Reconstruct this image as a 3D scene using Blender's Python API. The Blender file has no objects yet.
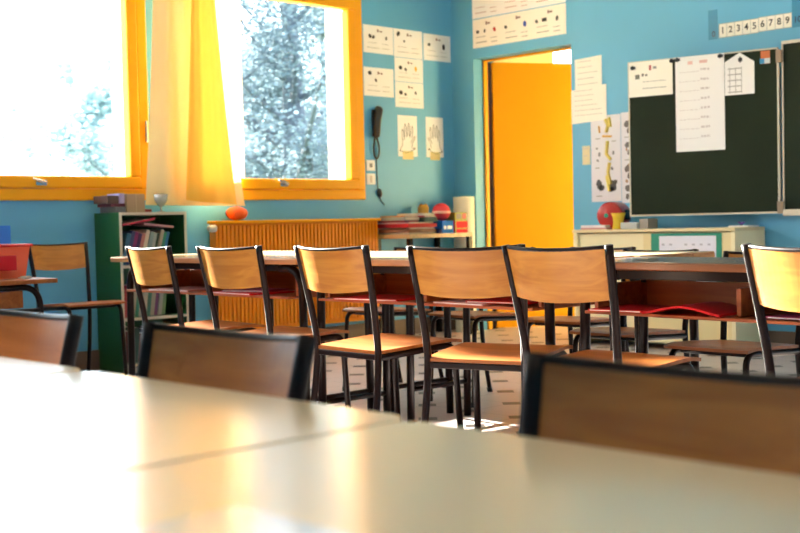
import bpy, bmesh, math, random
from mathutils import Vector, Matrix
random.seed(7)
S = bpy.context.scene
COL = S.collection
PI = math.pi
def R(d): return math.radians(d)

# ------------------------------------------------------------------ camera
CAM_H = 0.89
F_PX, YAW, PITCH, ROLL = 1189.8, -0.8027, -0.03598, -0.02213
cd = bpy.data.cameras.new('camera'); cam = bpy.data.objects.new('camera', cd); COL.objects.link(cam)
cd.sensor_width = 36.0; cd.lens = F_PX / 800.0 * 36.0
cy, sy, cp, sp = math.cos(YAW), math.sin(YAW), math.cos(PITCH), math.sin(PITCH)
fwd = Vector((sy*cp, cy*cp, sp)); rgt = Vector((cy, -sy, 0)); upv = rgt.cross(fwd)
c_, s_ = math.cos(ROLL), math.sin(ROLL)
r2 = rgt*c_ + upv*s_; u2 = -rgt*s_ + upv*c_
m = Matrix((r2, u2, -fwd)).transposed().to_4x4(); m.translation = Vector((0, 0, CAM_H))
cam.matrix_world = m
cd.dof.use_dof = True; cd.dof.focus_distance = 3.75; cd.dof.aperture_fstop = 5.6
cd.clip_start = 0.05; cd.clip_end = 300
S.camera = cam

# ------------------------------------------------------------------ world, sun, exposure
S.view_settings.view_transform = 'Standard'; S.view_settings.look = 'None'
S.view_settings.gamma = 1.0; S.view_settings.use_curve_mapping = False
S.view_settings.exposure = 1.02
W = bpy.data.worlds.new('sky'); S.world = W; W.use_nodes = True
nt = W.node_tree; bg = nt.nodes['Background']
bg.inputs['Color'].default_value = (0.80, 0.92, 1.0, 1); bg.inputs['Strength'].default_value = 4.5
sd = bpy.data.lights.new('sun', 'SUN'); sun = bpy.data.objects.new('sun', sd); COL.objects.link(sun)
sd.energy = 55.0; sd.color = (1.0, 0.93, 0.80); sd.angle = R(0.6)
SUN_DIR = Vector((1.0, -0.055, -0.395)).normalized()
sun.rotation_euler = SUN_DIR.to_track_quat('-Z', 'Y').to_euler(); sun.location = (-12, 5, 6)

# ------------------------------------------------------------------ materials
MATS = {}
def mat(name, col, rough=0.5, metal=0.0, spec=0.5, coat=0.0, bump=0.0, bscale=40.0, vary=0.0, vscale=3.0, coat_rough=0.1):
    if name in MATS: return MATS[name]
    M = bpy.data.materials.new(name); M.use_nodes = True
    n = M.node_tree; b = n.nodes['Principled BSDF']
    b.inputs['Base Color'].default_value = (*col, 1); b.inputs['Roughness'].default_value = rough
    b.inputs['Metallic'].default_value = metal; b.inputs['Specular IOR Level'].default_value = spec
    b.inputs['Coat Weight'].default_value = coat; b.inputs['Coat Roughness'].default_value = coat_rough
    tc = n.nodes.new('ShaderNodeTexCoord')
    if vary:
        nz = n.nodes.new('ShaderNodeTexNoise'); nz.inputs['Scale'].default_value = vscale; nz.inputs['Detail'].default_value = 4
        n.links.new(tc.outputs['Object'], nz.inputs['Vector'])
        cr = n.nodes.new('ShaderNodeValToRGB')
        cr.color_ramp.elements[0].position = 0.3; cr.color_ramp.elements[1].position = 0.7
        cr.color_ramp.elements[0].color = (*[c*(1-vary) for c in col], 1)
        cr.color_ramp.elements[1].color = (*[min(1, c*(1+vary)) for c in col], 1)
        n.links.new(nz.outputs['Fac'], cr.inputs['Fac']); n.links.new(cr.outputs['Color'], b.inputs['Base Color'])
    if bump:
        nb = n.nodes.new('ShaderNodeTexNoise'); nb.inputs['Scale'].default_value = bscale
        n.links.new(tc.outputs['Object'], nb.inputs['Vector'])
        bp = n.nodes.new('ShaderNodeBump'); bp.inputs['Strength'].default_value = bump; bp.inputs['Distance'].default_value = 0.01
        n.links.new(nb.outputs['Fac'], bp.inputs['Height']); n.links.new(bp.outputs['Normal'], b.inputs['Normal'])
    MATS[name] = M; return M

def wood(name, light, dark, scale=(1.5, 22, 22), rough=0.38, coat=0.12):
    if name in MATS: return MATS[name]
    M = bpy.data.materials.new(name); M.use_nodes = True
    n = M.node_tree; b = n.nodes['Principled BSDF']
    b.inputs['Roughness'].default_value = rough; b.inputs['Coat Weight'].default_value = coat; b.inputs['Coat Roughness'].default_value = 0.15
    tc = n.nodes.new('ShaderNodeTexCoord'); mp = n.nodes.new('ShaderNodeMapping'); mp.inputs['Scale'].default_value = scale
    oi = n.nodes.new('ShaderNodeObjectInfo'); ad = n.nodes.new('ShaderNodeVectorMath'); ad.operation = 'ADD'
    mu = n.nodes.new('ShaderNodeMath'); mu.operation = 'MULTIPLY'; mu.inputs[1].default_value = 37.0
    n.links.new(oi.outputs['Random'], mu.inputs[0]); n.links.new(tc.outputs['Object'], ad.inputs[0]); n.links.new(mu.outputs[0], ad.inputs[1])
    n.links.new(ad.outputs[0], mp.inputs['Vector'])
    nz = n.nodes.new('ShaderNodeTexNoise'); nz.inputs['Scale'].default_value = 1.4; nz.inputs['Detail'].default_value = 6; nz.inputs['Distortion'].default_value = 0.9
    n.links.new(mp.outputs[0], nz.inputs['Vector'])
    cr = n.nodes.new('ShaderNodeValToRGB'); e = cr.color_ramp.elements
    e[0].position = 0.32; e[0].color = (*dark, 1); e[1].position = 0.66; e[1].color = (*light, 1)
    n.links.new(nz.outputs['Fac'], cr.inputs['Fac']); n.links.new(cr.outputs['Color'], b.inputs['Base Color'])
    MATS[name] = M; return M

BLUE = mat('blue_wall_paint', (0.120, 0.43, 0.68), 0.5, vary=0.06, vscale=1.3, bump=0.05, bscale=120)
CEIL = mat('ceiling_white', (0.80, 0.78, 0.74), 0.8)
CREAMWALL = mat('corridor_cream', (0.80, 0.62, 0.30), 0.6)
GREYBASE = mat('skirting_brown', (0.16, 0.11, 0.085), 0.5)
ORANGE = mat('orange_yellow_paint', (0.98, 0.41, 0.004), 0.42, spec=0.3, vary=0.04, vscale=5)
RADMAT = mat('radiator_orange', (0.94, 0.30, 0.003), 0.4, coat=0.2)
DOORMAT = mat('door_orange', (0.84, 0.36, 0.002), 0.5, spec=0.2, vary=0.03, vscale=2)
WHITEP = mat('white_paint', (0.85, 0.86, 0.86), 0.5)
BROWNMETAL = mat('dark_brown_metal', (0.010, 0.0035, 0.003), 0.30, spec=0.22)
BLACKM = mat('black_metal', (0.006, 0.003, 0.0035), 0.34, spec=0.2)
CHROME = mat('chrome', (0.75, 0.75, 0.76), 0.2, metal=1.0)
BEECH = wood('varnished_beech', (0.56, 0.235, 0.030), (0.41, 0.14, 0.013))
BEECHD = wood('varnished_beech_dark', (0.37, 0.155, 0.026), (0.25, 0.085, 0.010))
SEATW = wood('seat_ply', (0.37, 0.115, 0.016), (0.25, 0.062, 0.007))
EDGEW = wood('table_edge_wood', (0.55, 0.26, 0.08), (0.33, 0.12, 0.035))
TRAYW = wood('tray_brown_wood', (0.50, 0.135, 0.035), (0.34, 0.075, 0.018), rough=0.4)
TOPW = mat('table_laminate_wood', (0.62, 0.47, 0.28), 0.25, coat=0.5, vary=0.06, vscale=6)
CREAMTOP = mat('cream_laminate', (0.78, 0.62, 0.38), 0.35, coat=0.75, coat_rough=0.17, vary=0.02, vscale=4)
GREENP = mat('green_panel', (0.010, 0.10, 0.025), 0.45)
TRIM = mat('pale_trim', (0.60, 0.54, 0.44), 0.5)
PAPER = mat('white_paper', (0.90, 0.88, 0.86), 0.7)
PAPERC = mat('cream_paper', (0.93, 0.88, 0.78), 0.7)
INK = mat('grey_ink', (0.36, 0.34, 0.33), 0.8)
DINK = mat('dark_ink', (0.04, 0.035, 0.035), 0.8)
BOARD = mat('blackboard_green', (0.014, 0.022, 0.010), 0.7, spec=0.2, vary=0.18, vscale=2)
ALU = mat('board_trim', (0.62, 0.57, 0.46), 0.4)
CREAMC = mat('cream_cabinet', (0.84, 0.74, 0.46), 0.5)
GREYC = mat('grey_cabinet_side', (0.28, 0.26, 0.19), 0.5)
BLACKP = mat('black_plastic', (0.008, 0.008, 0.01), 0.35)
def plain(col, rough=0.5, coat=0.0):
    nm = 'paint_%02x%02x%02x' % tuple(int(max(0, min(1, c))*255) for c in col)
    return mat(nm, col, rough, coat=coat)

def glass_mat():
    M = bpy.data.materials.new('window_glass'); M.use_nodes = True; n = M.node_tree
    for x in list(n.nodes): n.nodes.remove(x)
    o = n.nodes.new('ShaderNodeOutputMaterial'); mx = n.nodes.new('ShaderNodeMixShader')
    lw = n.nodes.new('ShaderNodeLayerWeight'); lw.inputs['Blend'].default_value = 0.25
    pw = n.nodes.new('ShaderNodeMath'); pw.operation = 'POWER'; pw.inputs[1].default_value = 4.0; n.links.new(lw.outputs['Facing'], pw.inputs[0])
    fr = n.nodes.new('ShaderNodeMath'); fr.operation = 'MULTIPLY_ADD'; fr.inputs[1].default_value = 0.5; fr.inputs[2].default_value = 0.02; n.links.new(pw.outputs[0], fr.inputs[0])
    t = n.nodes.new('ShaderNodeBsdfTransparent'); t.inputs['Color'].default_value = (0.97, 0.99, 1, 1)
    g = n.nodes.new('ShaderNodeBsdfGlossy'); g.inputs['Roughness'].default_value = 0.02
    n.links.new(fr.outputs[0], mx.inputs[0]); n.links.new(t.outputs[0], mx.inputs[1]); n.links.new(g.outputs[0], mx.inputs[2])
    n.links.new(mx.outputs[0], o.inputs[0]); return M
GLASS = glass_mat()
def cloth_mat(name, col, tcol, fac):
    M = bpy.data.materials.new(name); M.use_nodes = True; n = M.node_tree
    for x in list(n.nodes): n.nodes.remove(x)
    o = n.nodes.new('ShaderNodeOutputMaterial'); mx = n.nodes.new('ShaderNodeMixShader'); mx.inputs[0].default_value = fac
    d = n.nodes.new('ShaderNodeBsdfDiffuse'); d.inputs['Color'].default_value = (*col, 1)
    t = n.nodes.new('ShaderNodeBsdfTranslucent'); t.inputs['Color'].default_value = (*tcol, 1)
    n.links.new(d.outputs[0], mx.inputs[1]); n.links.new(t.outputs[0], mx.inputs[2]); n.links.new(mx.outputs[0], o.inputs[0]); return M

def floor_mat():
    M = bpy.data.materials.new('tiled_floor'); M.use_nodes = True; n = M.node_tree; b = n.nodes['Principled BSDF']
    b.inputs['Roughness'].default_value = 0.35
    tc = n.nodes.new('ShaderNodeTexCoord'); sx = n.nodes.new('ShaderNodeSeparateXYZ'); n.links.new(tc.outputs['Object'], sx.inputs[0])
    P = 0.291
    def mth(op, a, v=None):
        k = n.nodes.new('ShaderNodeMath'); k.operation = op
        if isinstance(a, (int, float)): k.inputs[0].default_value = a
        else: n.links.new(a, k.inputs[0])
        if v is not None:
            if isinstance(v, (int, float)): k.inputs[1].default_value = v
            else: n.links.new(v, k.inputs[1])
        return k.outputs[0]
    def cell(out, off):
        return mth('ABSOLUTE', mth('SUBTRACT', mth('FRACT', mth('DIVIDE', mth('ADD', out, off), P)), 0.5))
    ax = cell(sx.outputs[0], 3.796 + P*0.5 + P*20); ay = cell(sx.outputs[1], -3.822 + P*0.5 + P*20)
    dot = mth('LESS_THAN', mth('ADD', ax, ay), 0.21)           # small dark diamond inset
    ln = mth('LESS_THAN', mth('MINIMUM', ax, ay), 0.006)        # joints
    mx1 = n.nodes.new('ShaderNodeMix'); mx1.data_type = 'RGBA'
    mx1.inputs['A'].default_value = (0.52, 0.44, 0.43, 1); mx1.inputs['B'].default_value = (0.20, 0.17, 0.16, 1)
    n.links.new(ln, mx1.inputs['Factor'])
    mx2 = n.nodes.new('ShaderNodeMix'); mx2.data_type = 'RGBA'; n.links.new(dot, mx2.inputs['Factor'])
    n.links.new(mx1.outputs['Result'], mx2.inputs['A']); mx2.inputs['B'].default_value = (0.035, 0.025, 0.022, 1)
    n.links.new(mx2.outputs['Result'], b.inputs['Base Color']); return M
FLOOR = floor_mat()

# ------------------------------------------------------------------ mesh helpers
def newbm(): return bmesh.new()
def bx(bm, x0, x1, y0, y1, z0, z1, M=None):
    v = [bm.verts.new(p) for p in ((x0,y0,z0),(x1,y0,z0),(x1,y1,z0),(x0,y1,z0),(x0,y0,z1),(x1,y0,z1),(x1,y1,z1),(x0,y1,z1))]
    for f in ((0,3,2,1),(4,5,6,7),(0,1,5,4),(1,2,6,5),(2,3,7,6),(3,0,4,7)): bm.faces.new([v[i] for i in f])
    if M is not None: bmesh.ops.transform(bm, matrix=M, verts=v)
    return v
def tube(bm, pts, r, seg=12, ry=None, caps=True):
    pts = [Vector(p) for p in pts]; rings = []; N = len(pts); prev = None
    for i, p in enumerate(pts):
        t = (pts[min(i+1, N-1)] - pts[max(i-1, 0)]).normalized()
        if prev is None:
            a = Vector((0, 1, 0)) if abs(t.y) < 0.9 else Vector((1, 0, 0))
            n1 = t.cross(a).normalized()
        else:
            n1 = (prev - t*prev.dot(t)).normalized()
        prev = n1; n2 = t.cross(n1)
        rr = r[i] if isinstance(r, (list, tuple)) else r
        rings.append([bm.verts.new(p + n1*math.cos(k*2*PI/seg)*rr + n2*math.sin(k*2*PI/seg)*(rr if ry is None else ry)) for k in range(seg)])
    for a, b in zip(rings, rings[1:]):
        for k in range(seg): bm.faces.new((a[k], a[(k+1)%seg], b[(k+1)%seg], b[k]))
    if caps: bm.faces.new(rings[0][::-1]); bm.faces.new(rings[-1])
def lathe(bm, prof, seg=24, c=(0,0,0), M=None):
    rings = []; vs = []
    for r, z in prof:
        ring = [bm.verts.new((c[0]+max(r,1e-4)*math.cos(k*2*PI/seg), c[1]+max(r,1e-4)*math.sin(k*2*PI/seg), c[2]+z)) for k in range(seg)]
        rings.append(ring); vs += ring
    for a, b in zip(rings, rings[1:]):
        for k in range(seg): bm.faces.new((a[k], a[(k+1)%seg], b[(k+1)%seg], b[k]))
    bm.faces.new(rings[0][::-1]); bm.faces.new(rings[-1])
    if M is not None: bmesh.ops.transform(bm, matrix=M, verts=vs)
def smooth_path(pts, n=6):
    """Catmull-Rom through the points."""
    P = [Vector(p) for p in pts]; P = [P[0]*2-P[1]] + P + [P[-1]*2-P[-2]]; out = []
    for i in range(1, len(P)-2):
        for k in range(n):
            t = k/n; a, b, c, d = P[i-1], P[i], P[i+1], P[i+2]
            out.append(0.5*((2*b)+(c-a)*t+(2*a-5*b+4*c-d)*t*t+(3*b-a-3*c+d)*t**3))
    out.append(P[-2]); return out
def bend(a, b, c, rad, n=7):
    """points from a to c with a rounded corner at b"""
    a, b, c = Vector(a), Vector(b), Vector(c)
    p = b + (a-b).normalized()*rad; q = b + (c-b).normalized()*rad
    return [a] + [p*(1-t)**2 + b*2*t*(1-t) + q*t*t for t in [k/(n-1) for k in range(n)]] + [c]
def obj(name, bm, M, parent=None, loc=(0,0,0), rot=(0,0,0), smooth=False, bevel=0.0, bseg=2):
    bmesh.ops.recalc_face_normals(bm, faces=bm.faces[:])
    me = bpy.data.meshes.new(name); bm.to_mesh(me); bm.free()
    o = bpy.data.objects.new(name, me); COL.objects.link(o)
    for mm in (M if isinstance(M, (list, tuple)) else [M]): me.materials.append(mm)
    if smooth:
        for p in me.polygons: p.use_smooth = True
    if parent is not None: o.parent = parent
    o.location = loc; o.rotation_euler = rot
    if bevel:
        b = o.modifiers.new('bevel', 'BEVEL'); b.width = bevel; b.segments = bseg; b.limit_method = 'ANGLE'; b.angle_limit = R(40)
    return o
def tag(o, label, cat, group=None, kind=None):
    o['label'] = label
    if cat: o['category'] = cat
    if group: o['group'] = group
    if kind: o['kind'] = kind
    return o
def thing(name, label, cat, loc=(0,0,0), rz=0.0, group=None):
    o = bpy.data.objects.new(name, None); COL.objects.link(o); o.empty_display_size = 0.1
    o.location = loc; o.rotation_euler = (0, 0, rz); return tag(o, label, cat, group)
def struct(name, bm, M, parent=None, **k):
    o = obj(name, bm, M, parent, **k)
    if parent is None: o['kind'] = 'structure'
    return o
def copy_tree(o, parent=None):
    c = o.copy(); COL.objects.link(c)
    if parent is not None: c.parent = parent
    for ch in o.children: copy_tree(ch, c)
    return c
def used_once():
    d = {'n': 0}
    return d

# ------------------------------------------------------------------ room shell
X0, Y0, ZC = -6.8, 7.222, 3.35       # window wall, blackboard wall, ceiling height
XR, YB = 2.2, -3.0
WT = 0.30
wins = [('window_3', -0.55, 1.45), ('window_1', 2.20, 4.287), ('window_2', 4.42, 6.206)]
ZS, ZT = 1.080, 3.15                  # window opening bottom / top
bm = newbm()
bx(bm, X0-WT, X0, YB-0.2, Y0+0.25, 0, ZS); bx(bm, X0-WT, X0, YB-0.2, Y0+0.25, ZT, ZC)
ys = [YB-0.2] + [v for w in wins for v in w[1:]] + [Y0+0.25]
for a, b in zip(ys[0::2], ys[1::2]): bx(bm, X0-WT, X0, a, b, ZS, ZT)
bx(bm, X0-WT, X0, wins[0][1], wins[0][2], 2.64, ZT)      # unseen rear window, top lowered to keep sun off the foreground tables
struct('wall_left', bm, BLUE)
DX0, DX1, DZ = -6.565, -5.570, 2.216
bm = newbm()
bx(bm, X0, DX0, Y0, Y0+0.25, 0, ZC); bx(bm, DX1, XR, Y0, Y0+0.25, 0, ZC); bx(bm, DX0, DX1, Y0, Y0+0.25, DZ, ZC)
struct('wall_back', bm, BLUE)
bm = newbm(); bx(bm, XR, XR+0.2, YB-0.2, Y0+0.25, 0, ZC); struct('wall_right', bm, BLUE)
bm = newbm(); bx(bm, X0, XR, YB-0.2, YB, 0, ZC); struct('wall_rear', bm, BLUE)
bm = newbm(); bx(bm, X0-WT, XR+0.2, YB-0.2, Y0+0.25, -0.15, 0); struct('floor', bm, FLOOR)
bm = newbm(); bx(bm, X0-WT, XR+0.2, YB-0.2, Y0+0.25, ZC, ZC+0.15); struct('ceiling', bm, CEIL)
bm = newbm(); bx(bm, X0, X0+0.012, YB, Y0, 0, 0.128); struct('baseboard_left', bm, GREYBASE)
bm = newbm(); bx(bm, X0+0.012, DX0, Y0-0.012, Y0, 0, 0.128); bx(bm, DX1, XR, Y0-0.012, Y0, 0, 0.128); struct('baseboard_back', bm, GREYBASE)

# windows: fixed frame, sash, glass, unseen transom light added above, white outer reveal
def frame_ring(bm, y0, y1, z0, z1, w, x0, x1):
    bx(bm, x0, x1, y0, y1, z0, z0+w); bx(bm, x0, x1, y0, y1, z1-w, z1)
    bx(bm, x0, x1, y0, y0+w, z0+w, z1-w); bx(bm, x0, x1, y1-w, y1, z0+w, z1-w)
ZM = 2.535                           # top of the lower panes
for nm, a, b in wins:
    low = nm == 'window_3'; ZT_ = 2.64 if low else ZT
    fr = newbm(); frame_ring(fr, a+0.002, b-0.002, ZS+0.002, ZT_-0.002, 0.072, X0-0.07, X0+0.018)
    if not low: bx(fr, X0-0.07, X0+0.018, a+0.07, b-0.07, ZM+0.07, ZM+0.16)  # unseen transom bar, added to shape the sun on the right-hand chairs
    w = struct(nm, fr, ORANGE, bevel=0.006)
    s = newbm(); frame_ring(s, a+0.076, b-0.076, ZS+0.076, ZM+0.066, 0.078, X0-0.055, X0+0.030)
    sash = obj('sash', s, ORANGE, w, bevel=0.012, bseg=3)
    g = newbm(); bx(g, X0-0.030, X0-0.026, a+0.150, b-0.150, ZS+0.150, ZM-0.008); obj('glass_pane', g, GLASS, w)
    if not low:
        g = newbm(); bx(g, X0-0.030, X0-0.026, a+0.070, b-0.070, ZM+0.158, ZT-0.072); obj('glass_pane', g, GLASS, w)
    rv = newbm()
    for (p, q, z0, z1) in ((a+0.002, a+0.012, ZS+0.002, ZT_-0.002), (b-0.012, b-0.002, ZS+0.002, ZT_-0.002)):
        bx(rv, X0-WT-0.01, X0-0.075, p, q, z0, z1)
    bx(rv, X0-WT-0.03, X0-0.075, a+0.012, b-0.012, ZS+0.002, ZS+0.014)
    obj('outer_reveal', rv, WHITEP, w)
    sh = newbm(); bx(sh, X0-WT-0.07, X0-WT-0.02, b-0.04, b-0.012, ZS+0.01, ZT_-0.01); obj('shutter', sh, WHITEP, w)
    if nm == 'window_2':
      sh = newbm(); bx(sh, X0-WT-0.10, X0-WT-0.07, a+0.62, a+0.92, ZS+0.01, ZT_-0.01); obj('shutter', sh, WHITEP, w)
def win_handle(w, y, z):
    h = newbm(); bx(h, X0+0.030, X0+0.038, y-0.035, y+0.035, z-0.016, z+0.016)
    tube(h, [(X0+0.036, y+0.02, z), (X0+0.062, y+0.02, z), (X0+0.066, y-0.01, z+0.012), (X0+0.064, y-0.07, z+0.026)], 0.007, 8)
    obj('handle', h, CHROME, w, smooth=False)
win_handle(bpy.data.objects['window_1'], 3.50, 1.190); win_handle(bpy.data.objects['window_2'], 5.39, 1.195)
h = newbm(); tube(h, [(X0+0.026, 4.262, 1.46), (X0+0.026, 4.262, 1.60)], 0.009, 10); obj('hinge', h, CHROME, bpy.data.objects['window_1'])
# portals so that daylight is sampled through the openings
for nm, a, b in wins:
    pd = bpy.data.lights.new('portal_'+nm, 'AREA'); pd.shape = 'RECTANGLE'; pd.size = ZT-ZS; pd.size_y = b-a; pd.cycles.is_portal = True
    po = bpy.data.objects.new('daylight_portal', pd); COL.objects.link(po)
    po.location = (X0-WT-0.02, (a+b)/2, (ZS+ZT)/2); po.rotation_euler = (0, -PI/2, 0)

# door: reveal, frame, leaf opened outwards into the corridor
fr = newbm(); yf = Y0+0.11
bx(fr, DX0, DX0+0.022, yf, yf+0.04, 0, DZ-0.002); bx(fr, DX1-0.022, DX1, yf, yf+0.04, 0, DZ-0.002); bx(fr, DX0+0.022, DX1-0.022, yf, yf+0.04, DZ-0.016, DZ-0.002)
dr = struct('door_1', fr, ORANGE, bevel=0.003)
leaf = newbm(); bx(leaf, 0.012, 0.90, -0.02, 0.02, 0.01, 2.196)
lf = obj('door_leaf', leaf, DOORMAT, dr, loc=(DX0+0.030, yf+0.065, 0), rot=(0, 0, R(60)), bevel=0.003)
for z in (0.35, 1.12, 1.90):
    hb = newbm(); tube(hb, [(0.0, 0.0, z-0.05), (0.0, 0.0, z+0.05)], 0.010, 10); obj('hinge', hb, plain((0.10, 0.06, 0.10)), lf)
st = newbm(); bx(st, DX0+0.001, DX0+0.016, yf+0.041, yf+0.115, 0.0, DZ-0.02); obj('door_gap_strip', st, plain((0.08, 0.045, 0.08)), dr)  # dark strip filling the gap between frame and leaf
hk = newbm(); tube(hk, [(0.84, -0.02, 1.02), (0.84, -0.07, 1.02), (0.74, -0.075, 1.02)], 0.009, 10)
obj('door_handle', hk, CHROME, lf)
# corridor behind the door
YC = 9.90; YD = Y0+0.25
bm = newbm(); bx(bm, X0-WT, -4.2, YC, YC+0.2, 0, ZC); struct('wall_corridor', bm, CREAMWALL)
bm = newbm(); bx(bm, X0-WT, X0-0.10, YD, YC, 0, 1.2); bx(bm, X0-WT, X0-0.10, YD, YC, 3.0, ZC); bx(bm, X0-WT, X0-0.10, YD, 8.68, 1.2, 3.0); bx(bm, X0-WT, X0-0.10, 9.85, YC, 1.2, 3.0)
struct('wall_corridor_end', bm, CREAMWALL)
bm = newbm(); bx(bm, -4.4, -4.2, YD, YC, 0, ZC); struct('wall_corridor_far', bm, CREAMWALL)
bm = newbm(); bx(bm, X0-WT, -4.2, YD, YC+0.2, -0.15, 0); struct('floor_corridor', bm, FLOOR)
bm = newbm(); bx(bm, X0-WT, -4.2, YD, YC+0.2, ZC, ZC+0.15); struct('ceiling_corridor', bm, CEIL)
fr = newbm()
for (p, q, z0, z1) in ((8.681, 9.849, 1.201, 1.25), (8.681, 9.849, 2.95, 2.999), (8.681, 8.72, 1.25, 2.95), (9.80, 9.849, 1.25, 2.95), (9.30, 9.33, 1.25, 2.95)): bx(fr, X0-0.2, X0-0.15, p, q, z0, z1)
w4 = struct('window_4', fr, mat('teal_frame', (0.10, 0.42, 0.34), 0.5))
g = newbm(); bx(g, X0-0.177, X0-0.173, 8.72, 9.80, 1.25, 2.95); obj('glass_pane', g, GLASS, w4)
pd = bpy.data.lights.new('portal_corridor', 'AREA'); pd.shape = 'RECTANGLE'; pd.size = 1.8; pd.size_y = 1.17; pd.cycles.is_portal = True
po = bpy.data.objects.new('daylight_portal', pd); COL.objects.link(po); po.location = (X0-WT-0.01, 9.26, 2.1); po.rotation_euler = (0, -PI/2, 0)

# ------------------------------------------------------------------ outdoors
bm = newbm(); bx(bm, -90, X0-WT-0.02, -60, 90, -0.75, -0.6); struct('ground_outside', bm, mat('lawn', (0.16, 0.22, 0.10), 0.9, vary=0.3, vscale=0.6))
def tree(label, x, y, h, spread, leafcol, nleaf, seed, trunk_r=0.22, base=0.18, lsize=0.16, barkc=(0.24, 0.23, 0.24), jit=0.28):
    rnd = random.Random(seed)
    t = thing('tree', label, 'tree', (x, y, -0.6), 0, 'trees outside the windows')
    b = newbm(); tips = []
    trunk = smooth_path([(0, 0, 0), (0.1, 0.05, h*0.25), (-0.08, 0.1, h*0.55), (0.06, 0, h*0.98)], 6)
    tube(b, trunk, [trunk_r*(1-0.85*i/(len(trunk)-1)) for i in range(len(trunk))], 10)
    nb = 26
    for k in range(nb):
        f = base + (1-base)*k/nb*0.95
        p0 = trunk[min(len(trunk)-1, int(f*(len(trunk)-1)))]
        a = rnd.uniform(0, 2*PI); L = spread*(1.15-0.75*f)*rnd.uniform(0.7, 1.1)
        p1 = p0 + Vector((math.cos(a)*L*0.5, math.sin(a)*L*0.5, L*rnd.uniform(0.12, 0.4)))
        p2 = p0 + Vector((math.cos(a+rnd.uniform(-.3, .3))*L, math.sin(a)*L, L*rnd.uniform(0.3, 0.8)))
        pts = smooth_path([p0, p1, p2], 4); r0 = trunk_r*0.38*(1.1-f)
        tube(b, pts, [max(0.008, r0*(1-0.8*i/(len(pts)-1))) for i in range(len(pts))], 6)
        tips += pts[3:]
        for _ in range(3):
            q = pts[rnd.randint(3, len(pts)-1)]; e = q + Vector((rnd.uniform(-1, 1), rnd.uniform(-1, 1), rnd.uniform(-.2, .8)))*L*0.4
            tube(b, [q, (q+e)/2+Vector((0, 0, .05)), e], [0.02, 0.013, 0.006], 5); tips += [(q+e)/2, e]
    obj('trunk', b, plain(barkc, 0.9), t)
    f = newbm()
    for _ in range(nleaf):
        c = rnd.choice(tips) + Vector((rnd.gauss(0, jit), rnd.gauss(0, jit), rnd.gauss(0, jit)))
        s = lsize*rnd.uniform(0.5, 1.2)
        M = Matrix.Translation(c) @ Matrix.Rotation(rnd.uniform(0, 6.28), 4, 'Z') @ Matrix.Rotation(rnd.uniform(-1.2, 1.2), 4, 'X')
        vs = [f.verts.new(M @ Vector(p)) for p in ((-s*.5, 0, 0), (0, -s*.32, s*.06), (s*.5, 0, 0), (0, s*.32, s*.06))]
        f.faces.new(vs)
    lm = cloth_mat('leaf_%d' % seed, leafcol, tuple(min(1, c*1.15) for c in leafcol), 0.35)
    obj('foliage', f, lm, t)
    return t
PALE = (0.36, 0.44, 0.46)
tree('tall bare-stemmed tree with a forked trunk in the middle of the right-hand window', -20.3, 16.4, 10.5, 3.8, (0.12, 0.16, 0.19), 24000, 3, trunk_r=0.42, barkc=(0.050, 0.062, 0.085), base=0.12, lsize=0.13)
tree('bushy pale tree close to the curtain edge in the right-hand window', -28.8, 21.0, 7.2, 4.4, (0.13, 0.17, 0.19), 24000, 5, trunk_r=0.25, base=0.06, lsize=0.20, barkc=(0.08, 0.09, 0.11))
tree('leafy green-grey tree filling the right side of the right-hand window', -35.0, 29.9, 12.5, 5.2, (0.13, 0.17, 0.16), 26000, 8, trunk_r=0.25, base=0.05, lsize=0.24, barkc=(0.08, 0.09, 0.11))
tree('pale hazy conical tree seen low in the left-hand window', -44.0, 25.0, 9.6, 4.2, (0.40, 0.50, 0.54), 14000, 11, trunk_r=0.25, base=0.05, lsize=0.34, barkc=(0.42, 0.46, 0.48))  # haze and glare put into the pale leaf and bark colours
tree('narrow dark tree added out of view outside the left-hand window to shade the chairs', -14.0, 3.63, 7.4, 0.17, (0.10, 0.14, 0.06), 9000, 13, trunk_r=0.12, base=0.10, lsize=0.16, jit=0.09, barkc=(0.06, 0.05, 0.04))  # unseen tree, added to keep sun off the chair seats

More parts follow.
